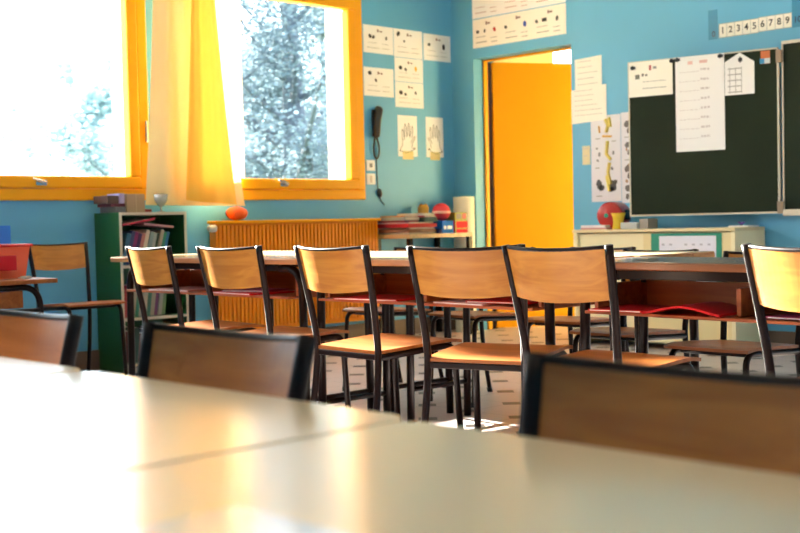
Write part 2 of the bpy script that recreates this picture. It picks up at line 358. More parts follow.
# ------------------------------------------------------------------ chairs
def make_chair(woodm, seatm, metal, label, group, sc=1.0):
    t = thing('school_chair', label, 'chair', group=group)
    s = sc; HW = 0.186
    def post(sx):
        b = newbm()
        p = smooth_path([(sx*HW*s, -0.246*s, 0.820*s), (sx*(HW-0.010)*s, -0.212*s, 0.66*s), (sx*(HW-0.020)*s, -0.188*s, 0.52*s), (sx*(HW-0.021)*s, -0.183*s, 0.42*s), (sx*(HW-0.014)*s, -0.208*s, 0.22*s), (sx*(HW-0.004)*s, -0.256*s, 0.012*s)], 5)
        tube(b, p, 0.0122*s**0.5, 12)
        return b
    def front(sx):
        b = newbm()
        p = bend((sx*(HW-0.022)*s, -0.180*s, 0.440*s), (sx*(HW-0.024)*s, 0.178*s, 0.458*s), (sx*(HW-0.016)*s, 0.205*s, 0.012*s), 0.05*s)
        tube(b, p, 0.0118*s**0.5, 12)
        return b
    for sx in (-1, 1):
        o = obj('back_post', post(sx), metal, t, smooth=True)
        f = newbm(); tube(f, [(sx*(HW-0.004)*s, -0.258*s, 0.0), (sx*(HW-0.005)*s, -0.250*s, 0.026*s)], 0.0140, 12); obj('rubber_foot', f, BLACKP, o)
        o = obj('front_leg', front(sx), metal, t, smooth=True)
        f = newbm(); tube(f, [(sx*(HW-0.016)*s, 0.2055*s, 0.0), (sx*(HW-0.016)*s, 0.204*s, 0.026*s)], 0.0136, 12); obj('rubber_foot', f, BLACKP, o)
    b = newbm(); bx(b, -(HW-0.028)*s, (HW-0.028)*s, -0.188*s, -0.174*s, 0.432*s, 0.452*s); obj('cross_rail', b, metal, t, bevel=0.003)
    b = newbm(); tube(b, [(-(HW-0.03)*s, 0.120*s, 0.449*s), ((HW-0.03)*s, 0.120*s, 0.449*s)], 0.0080, 10); obj('cross_rail', b, metal, t, smooth=True)
    # backrest: bent ply reclined, bowed to the rear
    def back_pt(u, v, off=0.0):          # u -1..1, v 0 (top) .. 1 (bottom)
        x = u*(HW-0.004-0.010*v)*s; sag = 0.034*(1-u*u)*s
        yb = -0.244 + 0.034*v*0.9; z = 0.812 - 0.142*v
        zz = z*s - 0.0*u; ty = -math.cos(R(12)); tz = -math.sin(R(12))
        edge = 0.006*s*(1-u*u)*(1 if v > .5 else .3)
        return Vector((x, yb*s + ty*(sag+off), zz + tz*sag*0.9 - edge))
    b = newbm(); NU, NV = 20, 6; A = []; Bk = []
    for j in range(NV+1):
        A.append([b.verts.new(back_pt(-1+2*i/NU, j/NV, 0.0045)) for i in range(NU+1)])
        Bk.append([b.verts.new(back_pt(-1+2*i/NU, j/NV, -0.0045)) for i in range(NU+1)])
    for G in (A, Bk):
        for j in range(NV):
            for i in range(NU): b.faces.new((G[j][i], G[j][i+1], G[j+1][i+1], G[j+1][i]))
    for i in range(NU):
        b.faces.new((A[0][i], Bk[0][i], Bk[0][i+1], A[0][i+1])); b.faces.new((A[NV][i], A[NV][i+1], Bk[NV][i+1], Bk[NV][i]))
    for j in range(NV):
        b.faces.new((A[j][0], A[j+1][0], Bk[j+1][0], Bk[j][0])); b.faces.new((A[j][NU], Bk[j][NU], Bk[j+1][NU], A[j+1][NU]))
    obj('backrest', b, woodm, t)
    b = newbm(); pts = [back_pt(-1.01+2.02*i/16, 0.0) + Vector((0, 0, 0.003)) for i in range(17)]
    tube(b, pts, 0.0062*s**0.5, 10); obj('top_rail', b, metal, t, smooth=True)
    # seat: dished rounded ply
    b = newbm(); N = 14; top = []; bot = []
    for j in range(N+1):
        for arr, dz in ((top, 0.0055), (bot, -0.0055)):
            row = []
            for i in range(N+1):
                u = -1+2*i/N; v = -1+2*j/N
                k = 0.10*max(0, abs(u)-0.55)*max(0, abs(v)-0.55)*4
                x = u*(0.186-0.012*(v < 0)*abs(v))*(1-k*0.25)*s; y = (0.006 + v*0.196*(1-k*0.25))*s
                z = 0.4590 + 0.012*(v+1)*0.9 - 0.009*(1-u*u)*(1-v*v) - 0.012*max(0, v-0.5)**2*4
                row.append(b.verts.new((x, y, z*s+dz)))
            arr.append(row)
    for G in (top, bot):
        for j in range(N):
            for i in range(N): b.faces.new((G[j][i], G[j][i+1], G[j+1][i+1], G[j+1][i]))
    for i in range(N):
        b.faces.new((top[0][i], bot[0][i], bot[0][i+1], top[0][i+1])); b.faces.new((top[N][i], top[N][i+1], bot[N][i+1], bot[N][i]))
        b.faces.new((top[i][0], top[i+1][0], bot[i+1][0], bot[i][0])); b.faces.new((top[i][N], bot[i][N], bot[i+1][N], top[i+1][N]))
    obj('seat', b, seatm, t, smooth=False)
    return t
def place(proto, first, x, y, rz, label, group=None):
    """x, y: where the middle of the back's top should stand"""
    o = proto if first else copy_tree(proto)
    d = 0.246*o.get('_s', 1.0)
    o.location = (x - math.sin(rz)*d, y + math.cos(rz)*d, 0); o.rotation_euler = (0, 0, rz); o['label'] = label
    if group: o['group'] = group
    return o
G1 = 'chairs along the near side of the middle tables'
chair = make_chair(BEECH, SEATW, BROWNMETAL, 'x', G1, 1.0)
nearrow = [(-4.250, 2.66, -6, 'brown metal and wood school chair nearest the green bookcase, sunlit left edge'),
           (-3.675, 2.65, 1, 'wooden-backed school chair in front of the left end of the orange radiator'),
           (-3.085, 2.65, -2, 'wooden-backed school chair standing in front of the right end of the orange radiator'),
           (-2.465, 2.655, 18, 'school chair turned slightly towards the right, with a clear view of its orange seat'),
           (-2.096, 2.63, -1, 'school chair whose backrest catches a diagonal patch of sun, in front of the orange door'),
           (-1.345, 2.64, -10, 'school chair at the right edge with a bright glossy backrest, below the blackboard hinge')]
for i, (x, y, a, l) in enumerate(nearrow): place(chair, i == 0, x, y, R(a), l)
G2 = 'small chairs on the far side of the middle tables'
chair_s = make_chair(BEECH, SEATW, BROWNMETAL, 'x', G2, 0.925); chair_s['_s'] = 0.925
farrow = [(-4.62, 4.60, 180, 'small school chair behind the middle tables, farthest to the left, near the radiator'),
          (-3.98, 4.62, 176, 'small school chair behind the middle tables, in front of the corner table of books'),
          (-3.38, 4.60, 182, 'small school chair behind the middle tables, just left of the sun-patched chair back'),
          (-2.83, 4.25, 181, 'small chair behind the dark-topped desk, its top edge left of the green calendar card'),
          (-2.20, 4.00, 178, 'small chair behind the dark-topped desk, its top edge right of the green calendar card'),
          (-1.50, 3.98, 180, 'small chair behind the dark-topped desk, mostly hidden by the glossy chair at the right edge')]
for i, (x, y, a, l) in enumerate(farrow): place(chair_s, i == 0, x, y, R(a), l, G2)
G3 = 'chairs tucked against the cream tables in the foreground'
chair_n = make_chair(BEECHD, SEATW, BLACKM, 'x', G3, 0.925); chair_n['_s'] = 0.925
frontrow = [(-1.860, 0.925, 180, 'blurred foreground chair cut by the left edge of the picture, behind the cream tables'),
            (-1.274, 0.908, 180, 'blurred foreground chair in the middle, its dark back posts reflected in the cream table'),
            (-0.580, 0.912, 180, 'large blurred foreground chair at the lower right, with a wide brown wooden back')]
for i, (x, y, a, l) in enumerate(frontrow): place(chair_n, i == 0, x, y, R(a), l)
c = copy_tree(chair); c.location = (-6.26, 3.455, 0); c.rotation_euler = (0, 0, R(-90)); c['group'] = 'chairs against the window wall'
c['label'] = 'wooden school chair with its back to the blue window wall, left of the green bookcase'

# ------------------------------------------------------------------ double desks in the middle
def make_desk(topm, edgem, L, D, H, label, group, tray=True):
    t = thing('school_desk', label, 'desk', group=group)
    b = newbm(); bx(b, -L/2, L/2, -D/2, D/2, H-0.026, H-0.002); obj('desk_top', b, edgem, t, bevel=0.004)
    b = newbm(); bx(b, -L/2+0.003, L/2-0.003, -D/2+0.003, D/2-0.003, H-0.002, H); obj('laminate', b, topm, t)
    for y in (-D/2+0.075, D/2-0.060):
        for sx in (-1, 1):
            b = newbm(); tube(b, bend((sx*(L/2-0.20), y, H-0.044), (sx*(L/2-0.055), y, H-0.044), (sx*(L/2-0.045), y, 0.0), 0.11, 9), 0.0175, 12)
            obj('leg', b, BROWNMETAL, t, smooth=True)
        b = newbm(); bx(b, -(L/2-0.20), L/2-0.20, y-0.012, y+0.012, H-0.058, H-0.027); obj('rail', b, BROWNMETAL, t, bevel=0.003)
    for sx in (-1, 1):
        b = newbm(); tube(b, [(sx*(L/2-0.048), -D/2+0.055, 0.16), (sx*(L/2-0.048), D/2-0.055, 0.16)], 0.011, 10); obj('stretcher', b, BROWNMETAL, t, smooth=True)
    if tray:
        zb = H-0.172; y0, y1 = -D/2+0.03, D/2-0.09
        b = newbm(); bx(b, -L/2+0.09, L/2-0.09, y0, y1, zb, zb+0.010)
        bx(b, -L/2+0.09, L/2-0.09, y1-0.012, y1, zb+0.010, zb+0.095)
        for x in (-L/2+0.09, -0.008, L/2-0.106): bx(b, x, x+0.016, y0+0.05, y1-0.012, zb+0.010, zb+0.095)
        obj('storage_tray', b, TRAYW, t, bevel=0.002)
        b = newbm()
        for x in (-L/2+0.12, L/2-0.12):
            for y in (y0+0.10, y1-0.05): bx(b, x-0.01, x+0.01, y-0.0015, y+0.0015, zb+0.09, H-0.03)
        obj('tray_hanger', b, BROWNMETAL, t)
    return t
GD = 'double desks in the middle of the room'
HD = 0.757
desk = make_desk(TOPW, EDGEW, 1.46, 0.50, HD, 'x', GD)
desk_mid = make_desk(TOPW, EDGEW, 1.30, 0.50, HD, 'x', GD)
DG = plain((0.20, 0.18, 0.165), 0.22, 0.8); EDGED = wood('dark_edge_wood', (0.30, 0.11, 0.035), (0.14, 0.045, 0.015))
desk_dark = make_desk(DG, EDGED, 1.29, 0.44, 0.754, 'x', GD)
def put(o, x, y, rz, label, group=GD):
    o.location = (x, y, 0); o.rotation_euler = (0, 0, R(rz)); o['label'] = label; o['group'] = group
DA, DB, DC, DD = -4.525, -3.135, -1.82, -0.515
put(desk, DA, 3.325, 0, 'sunlit wooden double desk at the left end of the near row, before the bookcase')
put(desk_mid, DB, 3.325, 0, 'wooden double desk in the middle of the near row, behind the centre chairs')
put(desk_dark, DC, 3.295, -4, 'dark-topped double desk with an open brown tray, in front of the cream cabinet')
put(copy_tree(desk_dark), DD, 3.205, -4, 'dark-topped double desk at the right edge behind the glossy chair')
put(make_desk(TOPW, EDGEW, 1.44, 0.50, HD, 'x', GD, tray=False), DA+0.02, 3.83, 180, 'sunlit wooden double desk pushed against the back of the leftmost near desk')
put(make_desk(TOPW, EDGEW, 1.30, 0.50, HD, 'x', GD, tray=False), DB+0.02, 3.83, 180, 'wooden double desk pushed against the back of the middle near desk')

# red folders lying in the trays
REDF = mat('red_folder', (0.62, 0.006, 0.010), 0.45, spec=0.3); PINKF = plain((0.62, 0.30, 0.30), 0.4); MAGF = plain((0.35, 0.02, 0.10), 0.4)
tz = HD-0.172+0.0102
def folder(x, y, w, d, rz, M, label, bulge=0.0, th=0.007, z=tz, name='folder'):
    b = newbm(); N = 12
    vt = [[None]*2 for _ in range(N+1)]; vb = [[None]*2 for _ in range(N+1)]
    for i in range(N+1):
        u = -1+2*i/N; zz = bulge*max(0.0, math.cos(u*PI/2))**1.5
        for j, yy in enumerate((-d/2, d/2)):
            vt[i][j] = b.verts.new((u*w/2, yy, th+zz)); vb[i][j] = b.verts.new((u*w/2, yy, zz))
    for i in range(N):
        b.faces.new((vt[i][0], vt[i+1][0], vt[i+1][1], vt[i][1])); b.faces.new((vb[i][0], vb[i][1], vb[i+1][1], vb[i+1][0]))
        b.faces.new((vt[i][0], vb[i][0], vb[i+1][0], vt[i+1][0])); b.faces.new((vt[i][1], vt[i+1][1], vb[i+1][1], vb[i][1]))
    b.faces.new((vt[0][0], vt[0][1], vb[0][1], vb[0][0])); b.faces.new((vt[N][0], vb[N][0], vb[N][1], vt[N][1]))
    o = obj(name, b, M, loc=(x, y, z), rot=(0, 0, R(rz)))
    pg = newbm(); bx(pg, -w/2+0.006, w/2-0.006, -d/2-0.001, -d/2+0.004, 0.002, th-0.002)
    if bulge < 0.005: obj('pages', pg, PAPER, o)
    else: pg.free()
    return tag(o, label, 'folder', 'folders in the desk trays')
folder(DA-0.30, 3.23, 0.30, 0.22, 4, PINKF, 'pale pink folder in the tray of the leftmost desk, seen under the first chair back')
folder(DA+0.08+0.16, 3.22, 0.32, 0.23, -5, REDF, 'red folder in the right half of the leftmost desk tray, under the second chair back')
folder(DA+0.22, 3.25, 0.24, 0.18, 14, MAGF, 'dark magenta folder on top of the red one in the leftmost desk tray', z=tz+0.0075)
folder(DB-0.29, 3.22, 0.33, 0.24, 6, REDF, 'red folder in the left half of the centre desk tray, under the third chair back')
folder(DB+0.22, 3.22, 0.26, 0.23, -4, PINKF, 'pinkish folder in the centre desk tray left of the turned chair')
folder(DB+0.36, 3.23, 0.26, 0.20, 8, REDF, 'bright red folder in the centre desk tray, seen under the turned chair back', z=tz+0.0075)
folder(DC-0.42, 3.22, 0.20, 0.24, 2, REDF, 'red folder in the dark-topped desk tray, under the sun-patched chair back')
folder(DC-0.17, 3.19, 0.26, 0.22, 3, REDF, 'bulging dark red folder arched up beside the divider of the dark-topped desk tray', bulge=0.022)
folder(DC+0.27, 3.22, 0.32, 0.24, -3, MAGF, 'dark red folder in the tray right of the divider, below the glossy chair back')
# pencils showing along the gap
# ------------------------------------------------------------------ cream tables in the foreground
def make_table(L, D, H, label):
    t = thing('classroom_table', label, 'table', group='cream tables in the foreground')
    b = newbm(); pts = []; r = 0.035
    for cx, cy2, a0 in ((L/2-r, D/2-r, 0), (-L/2+r, D/2-r, 90), (-L/2+r, -D/2+r, 180), (L/2-r, -D/2+r, 270)):
        for k in range(7): a = R(a0+15*k); pts.append((cx+r*math.cos(a), cy2+r*math.sin(a)))
    up = [b.verts.new((x, y, H)) for x, y in pts]; dn = [b.verts.new((x, y, H-0.024)) for x, y in pts]
    b.faces.new(up); b.faces.new(dn[::-1])
    for i in range(len(pts)): j = (i+1) % len(pts); b.faces.new((up[i], dn[i], dn[j], up[j]))
    obj('table_top', b, CREAMTOP, t, bevel=0.003)
    for sx in (-1, 1):
        for sy2 in (-1, 1):
            b = newbm(); tube(b, [(sx*(L/2-0.022), sy2*(D/2-0.06), H-0.024), (sx*(L/2-0.020), sy2*(D/2-0.050), 0)], 0.014, 12); obj('leg', b, BLACKM, t, smooth=True)
    b = newbm()
    for y in (-D/2+0.07, D/2-0.07): bx(b, -L/2+0.07, L/2-0.07, y-0.01, y+0.01, H-0.060, H-0.024)
    for x in (-L/2+0.03, L/2-0.03): bx(b, x-0.01, x+0.01, -D/2+0.08, D/2-0.08, H-0.060, H-0.024)
    obj('apron_frame', b, BLACKM, t)
    return t
HT = 0.695
tb = make_table(0.65, 0.66, HT, 'cream laminate table left of the long seam, below the centre foreground chair')
tb.location = (-1.176, 0.510, 0)
t2 = copy_tree(tb); t2.location = (-0.521, 0.497, 0); t2['label'] = 'cream laminate table in the foreground to the right of the seam, nearest the camera'
t3 = copy_tree(tb); t3.location = (-1.835, 0.515, 0); t3['label'] = 'cream laminate table cut off at the left edge, bleached by window glare'
b = newbm(); bx(b, -0.672, -0.40, 0.19, 0.487, HT+0.0002, HT+0.0022)
o = obj('paper_sheet', b, plain((0.80, 0.86, 0.92), 0.18, 0.6), bevel=0.0008); tag(o, 'glossy pale blue-white sheet lying at the bottom edge of the foreground table', 'paper')

# ------------------------------------------------------------------ desk, tub and crate at the left edge
t = thing('low_desk', 'small wooden desk at the left edge carrying a red tub, with bent dark legs', 'desk', (0, 0, 0))
b = newbm(); bx(b, -5.95, -5.38, 1.75, 2.855, 0.637, 0.660); obj('desk_top', b, SEATW, t, bevel=0.005, bseg=3)
for x in (-5.90, -5.43):
    b = newbm(); tube(b, bend((x, 2.40, 0.622), (x, 2.78, 0.622), (x, 2.795, 0.0), 0.10, 9), 0.0155, 12); obj('leg', b, BROWNMETAL, t, smooth=True)
    b = newbm(); tube(b, bend((x, 2.20, 0.622), (x, 1.82, 0.622), (x, 1.805, 0.0), 0.10, 9), 0.0155, 12); obj('leg', b, BROWNMETAL, t, smooth=True)
    b = newbm(); bx(b, x-0.010, x+0.010, 2.20, 2.40, 0.612, 0.637); obj('rail', b, BROWNMETAL, t)
b = newbm(); bx(b, -5.46, -5.44, 1.88, 2.70, 0.520, 0.605); bx(b, -5.90, -5.46, 1.88, 2.70, 0.520, 0.530); obj('storage_tray', b, SEATW, t, bevel=0.004)
b = newbm(); tube(b, [(-5.425, 1.82, 0.505), (-5.425, 2.785, 0.505)], 0.012, 10); obj('stretcher', b, BROWNMETAL, t, smooth=True)
def tub(name, label, x0, x1, y0, y1, z0, z1, M, rimM, parts=()):
    t = thing(name, label, 'box', (0, 0, 0))
    b = newbm(); w = 0.004; tp = 0.02
    o = []; i = []
    for (zz, e) in ((z0, tp), (z1, 0)):
        o.append([b.verts.new(p) for p in ((x0+e, y0+e, zz), (x1-e, y0+e, zz), (x1-e, y1-e, zz), (x0+e, y1-e, zz))])
        i.append([b.verts.new(p) for p in ((x0+e+w, y0+e+w, zz+w*(zz == z0)), (x1-e-w, y0+e+w, zz+w*(zz == z0)), (x1-e-w, y1-e-w, zz+w*(zz == z0)), (x0+e+w, y1-e-w, zz+w*(zz == z0)))])
    for k in range(4):
        j = (k+1) % 4
        b.faces.new((o[0][k], o[0][j], o[1][j], o[1][k])); b.faces.new((i[0][k], i[1][k], i[1][j], i[0][j])); b.faces.new((o[1][k], o[1][j], i[1][j], i[1][k]))
    b.faces.new(o[0][::-1]); b.faces.new(i[0])
    obj('tub_body', b, M, t)
    b = newbm(); e = 0.010
    bx(b, x0-e, x1+e, y0-e, y0+0.003, z1-0.008, z1+0.006); bx(b, x0-e, x1+e, y1-0.003, y1+e, z1-0.008, z1+0.006)
    bx(b, x0-e, x0+0.003, y0+0.003, y1-0.003, z1-0.008, z1+0.006); bx(b, x1-0.003, x1+e, y0+0.003, y1-0.003, z1-0.008, z1+0.006)
    obj('rim', b, rimM, t, bevel=0.002)
    return t
def plastic_clear(name, col):
    M = bpy.data.materials.new(name); M.use_nodes = True; b = M.node_tree.nodes['Principled BSDF']
    b.inputs['Base Color'].default_value = (*col, 1); b.inputs['Roughness'].default_value = 0.3; b.inputs['Transmission Weight'].default_value = 0.25
    b.inputs['Coat Weight'].default_value = 0.5; return M
tt = tub('plastic_tub', 'open red translucent plastic tub standing on the small desk at the left edge', -5.82, -5.58, 2.40, 2.815, 0.6602, 0.825, plastic_clear('red_tub', (0.95, 0.20, 0.10)), plain((0.65, 0.01, 0.01), 0.3, 0.5))
b = newbm(); bx(b, -5.592, -5.588+0.012, 2.52, 2.74, 0.70, 0.775); obj('side_emblem', b, plain((0.55, 0.01, 0.02), 0.3), tt, bevel=0.004)
b = newbm()
tz0, tz1 = 0.662, 0.925
bx(b, -5.93, -5.925, 2.42, 2.84, tz0, tz1); bx(b, -5.845, -5.84, 2.42, 2.84, tz0, tz1)
bx(b, -5.925, -5.845, 2.42, 2.425, tz0, tz1)
bx(b, -5.925, -5.845, 2.835, 2.84, tz0, tz1-0.09); bx(b, -5.925, -5.845, 2.835, 2.84, tz1-0.03, tz1)
bx(b, -5.925, -5.845, 2.425, 2.835, tz0, tz0+0.005)
o = obj('plastic_crate', b, plain((0.01, 0.20, 0.85), 0.4)); tag(o, 'bright blue plastic crate standing behind the red tub at the left edge', 'crate')
b = newbm(); bx(b, -0.03, 0.03, -0.02, 0.02, 0, 0.006); bx(b, -0.015, 0.035, -0.015, 0.02, 0.006, 0.012)
o = obj('tissue', b, PAPER, loc=(-5.52, 2.75, 0.6602)); tag(o, 'small white crumpled paper beside the red tub on the left desk', 'paper')

# ------------------------------------------------------------------ radiator and what stands on it
t = thing('radiator', 'orange ribbed radiator mounted on the window wall under the right-hand window', 'radiator', (0, 0, 0))
b = newbm(); bx(b, -6.775, -6.70, 4.735, 6.245, 0.16, 0.925)
n = 44
for k in range(n):
    y = 4.745 + (6.235-4.745)*(k+0.5)/n
    bx(b, -6.70, -6.684, y-0.011, y+0.011, 0.19, 0.905)
obj('ribbed_panel', b, RADMAT, t, bevel=0.003)
b = newbm(); bx(b, -6.782, -6.672, 4.72, 6.255, 0.915, 0.937); obj('top_cap', b, ORANGE, t, bevel=0.005)
b = newbm(); lathe(b, [(0.012, 0), (0.024, 0.004), (0.026, 0.03), (0.021, 0.055), (0.012, 0.06)], 16, M=Matrix.Translation((-6.69, 4.728, 0.885)) @ Matrix.Rotation(R(90), 4, 'X')); v = obj('thermostat_valve', b, plain((0.75, 0.72, 0.62), 0.4), t, smooth=True)
b = newbm()
for y in (5.0, 5.95): bx(b, X0+0.001, -6.775, y-0.02, y+0.02, 0.3, 0.8)
obj('wall_bracket', b, BROWNMETAL, t)
b = newbm(); tube(b, bend((-6.73, 4.76, 0.16), (-6.73, 4.76, 0.05), (X0+0.01, 4.76, 0.05), 0.03), 0.009, 10); obj('water_pipe', b, ORANGE, t, smooth=True)
# pumpkin-like ball
t = thing('toy_pumpkin', 'small orange pumpkin-shaped ball on top of the radiator under the curtain', 'toy', (-6.728, 4.935, 0.9374))
b = newbm(); seg = 40; rings = []
for j in range(13):
    ph = PI*j/12; ring = []
    for k in range(seg):
        a = 2*PI*k/seg; rr = 0.078*math.sin(ph)*(1-0.06*abs(math.sin(a*4))) + 0.0008
        ring.append(b.verts.new((rr*math.cos(a), rr*math.sin(a), 0.052-0.052*math.cos(ph)*(1-0.15*(math.cos(ph) < 0))+0.0)))
    rings.append(ring)
for p, q in zip(rings, rings[1:]):
    for k in range(seg): b.faces.new((p[k], p[(k+1) % seg], q[(k+1) % seg], q[k]))
b.faces.new(rings[0]); b.faces.new(rings[-1][::-1])
obj('body', b, plain((0.85, 0.12, 0.01), 0.5), t, smooth=True)
b = newbm(); tube(b, [(0, 0, 0.095), (0.004, 0, 0.112), (0.012, 0, 0.12)], 0.006, 8); obj('stem', b, plain((0.12, 0.16, 0.03)), t)

# ------------------------------------------------------------------ curtains
def curtain(name, label, M, x, ytop, ybot, z0, z1, amp, waves, phase=0.0, zslope=0.0, th=0.003, grow=0.2):
    b = newbm(); NU, NV = 90, 26; g = []
    for j in range(NV+1):
        v = j/NV; z = z1+(z0-z1)*v
        ya = ytop[0]+(ybot[0]-ytop[0])*v**1.5; yb = ytop[1]+(ybot[1]-ytop[1])*v**1.5; row = []
        for i in range(NU+1):
            u = i/NU; A = amp*(0.75+grow*v)
            xx = x + A*math.sin(u*waves*2*PI+phase+0.5*math.sin(u*5)) + A*0.35*math.sin(u*waves*4.6*PI+1.3+v)
            row.append(b.verts.new((xx, ya+(yb-ya)*u, z + zslope*u*v)))
        g.append(row)
    for j in range(NV):
        for i in range(NU): b.faces.new((g[j][i], g[j][i+1], g[j+1][i+1], g[j+1][i]))
    o = obj(name, b, M, smooth=True)
    return tag(o, label, 'curtain')
CREAMCL = cloth_mat('cream_curtain_cloth', (0.90, 0.76, 0.42), (0.96, 0.80, 0.42), 0.15)
GOLDCL = cloth_mat('golden_curtain_cloth', (0.96, 0.64, 0.12), (0.99, 0.56, 0.12), 0.24)
curtain('curtain', 'long cream-yellow curtain hanging between the two windows, its hem just above the bookcase', CREAMCL, -6.675, (4.30, 4.74), (4.17, 4.99), 1.046, 3.20, 0.024, 1.9, zslope=-0.01)
curtain('curtain', 'golden orange curtain glowing in the sun, hanging in front of the cream one', GOLDCL, -6.60, (4.53, 4.66), (4.42, 4.83), 1.075, 3.20, 0.020, 1.3, phase=1.0, zslope=-0.03)
t = thing('curtain_rod', 'metal curtain rod above the windows holding the yellow curtains', 'curtain rod', (0, 0, 0))
b = newbm(); tube(b, [(-6.64, 2.0, 3.215), (-6.64, 6.5, 3.215)], 0.012, 12); obj('rod', b, ALU, t, smooth=True)
b = newbm()
for y in (2.1, 4.55, 6.4): bx(b, X0, -6.63, y-0.012, y+0.012, 3.205, 3.225)
obj('bracket', b, ALU, t)

# ------------------------------------------------------------------ bookcase
BY0, BY1, BX0, BX1, BZ = 3.872, 4.365, X0+0.002, -6.50, 0.998
t = thing('bookcase', 'dark green bookcase with pale front edges, full of books, between the windows', 'bookcase', (0, 0, 0))
b = newbm(); bx(b, BX0, BX1, BY0, BY0+0.018, 0, BZ); obj('side_panel', b, GREENP, t)
b = newbm(); bx(b, BX0, BX1, BY1-0.018, BY1, 0, BZ); obj('side_panel', b, GREENP, t)
b = newbm(); bx(b, BX0, BX0+0.008, BY0+0.018, BY1-0.018, 0, BZ-0.018); obj('back_panel', b, GREENP, t)
b = newbm(); bx(b, BX0, BX1, BY0+0.018, BY1-0.018, BZ-0.018, BZ); obj('top_panel', b, GREENP, t)
SH = [0.668, 0.338, 0.05]
for z in SH:
    b = newbm(); bx(b, BX0+0.008, BX1, BY0+0.018, BY1-0.018, z-0.018, z); s = obj('shelf', b, GREENP, t)
    b = newbm(); bx(b, BX1, BX1+0.004, BY0+0.018, BY1-0.018, z-0.018, z); obj('edge_strip', b, TRIM, s)
b = newbm(); bx(b, BX1, BX1+0.004, BY0, BY0+0.018, 0, BZ); bx(b, BX1, BX1+0.004, BY1-0.018, BY1, 0, BZ); bx(b, BX1, BX1+0.004, BY0+0.018, BY1-0.018, BZ-0.018, BZ)
obj('edge_strip', b, TRIM, t)
ORD = ['first', 'second', 'third', 'fourth', 'fifth', 'sixth', 'seventh', 'eighth', 'ninth', 'tenth', 'eleventh', 'twelfth', 'thirteenth', 'fourteenth']
def book(loc, M3, w, h, d, col, label, group, name='book', cat='book'):
    """spine of width w along local y, height h, depth d along -x; M3 extra rotation"""
    b = newbm(); bx(b, -d, 0, 0, w, 0, h)
    o = obj(name, b, plain(col, 0.45, 0.2), bevel=min(0.002, w*0.2)); o.matrix_world = Matrix.Translation(loc) @ M3
    p = newbm(); bx(p, -d-0.0006, -0.004, w*0.12, w*0.88, 0.004, h+0.0006) ; obj('pages', p, PAPERC, o)
    return tag(o, label, cat, group)
def row(y, z, specs, lean, place_txt, group):
    for i, (w, h, col, cn) in enumerate(specs):
        book((-6.53-0.004*(i % 3), y, z+0.001+ w*math.sin(R(lean))), Matrix.Rotation(R(-lean), 4, 'X'), w, h, 0.20, col,
             '%s book, %s from the left %s' % (cn, ORD[i], place_txt), group)
        y += w/math.cos(R(lean)) + 0.0012
row(3.896, SH[0], [(0.030, .20, (.03,.13,.22),'blue-grey'), (0.026, .215, (.04,.05,.15),'dark navy'), (0.026, .21, (.22,.02,.11),'dark magenta'), (0.020, .20, (.06,.02,.10),'deep purple'),
      (0.026, .20, (.45,.16,.13),'dull pink'), (0.028, .22, (.62,.52,.38),'cream'), (0.026, .21, (.22,.30,.28),'grey-green'), (0.024, .20, (.33,.36,.30),'pale grey'), (0.018, .20, (.02,.05,.02),'blackish green'),
      (0.024, .22, (.35,.30,.20),'beige'), (0.024, .205, (.02,.20,.10),'green'), (0.022, .205, (.02,.13,.30),'blue'), (0.020, .205, (.02,.04,.20),'navy'), (0.020, .205, (.45,.02,.06),'crimson')][:12],
    15, 'in the top compartment of the green bookcase', 'books leaning in the top compartment of the bookcase')
bookd = book((-6.52, 3.90, SH[0]+0.243), Matrix.Rotation(R(9), 4, 'X'), 0.25, 0.014, 0.2, (.42,.02,.05), 'dark red book lying slantwise on top of the leaning books, upper left in the bookcase', 'books laid across the leaning ones')
bookd = book((-6.515, 4.06, SH[0]+0.250), Matrix.Rotation(R(-6), 4, 'X'), 0.22, 0.014, 0.2, (.45,.22,.24), 'pinkish thin book lying across the leaning books, upper right in the bookcase', 'books laid across the leaning ones')
row(3.896, SH[1], [(0.030, .20, (.35,.03,.04),'red'), (0.03, .19, (.30,.26,.22),'brown'), (0.028, .20, (.38,.35,.28),'beige'), (0.02, .18, (.04,.22,.14),'green'), (0.028, .20, (.33,.30,.25),'grey-beige'),
      (0.03, .19, (.42,.38,.30),'pale cream'), (0.022, .20, (.05,.18,.14),'teal'), (0.03, .20, (.30,.28,.22),'dull khaki'), (0.024, .19, (.16,.05,.14),'plum'), (0.028, .20, (.32,.30,.26),'stone grey'), (0.024, .19, (.12,.20,.10),'olive')],
    8, 'in the middle compartment of the green bookcase', 'books in the middle compartment of the bookcase')
row(3.900, SH[2], [(0.05, .20, (.10,.03,.03),'dark brown'), (0.05, .22, (.03,.08,.06),'dark green'), (0.06, .18, (.16,.05,.02),'rust-coloured'), (0.05, .2, (.05,.04,.06),'charcoal'), (0.05, .21, (.10,.08,.04),'dull brown')],
    4, 'in the bottom compartment of the green bookcase', 'books in the bottom compartment of the bookcase')
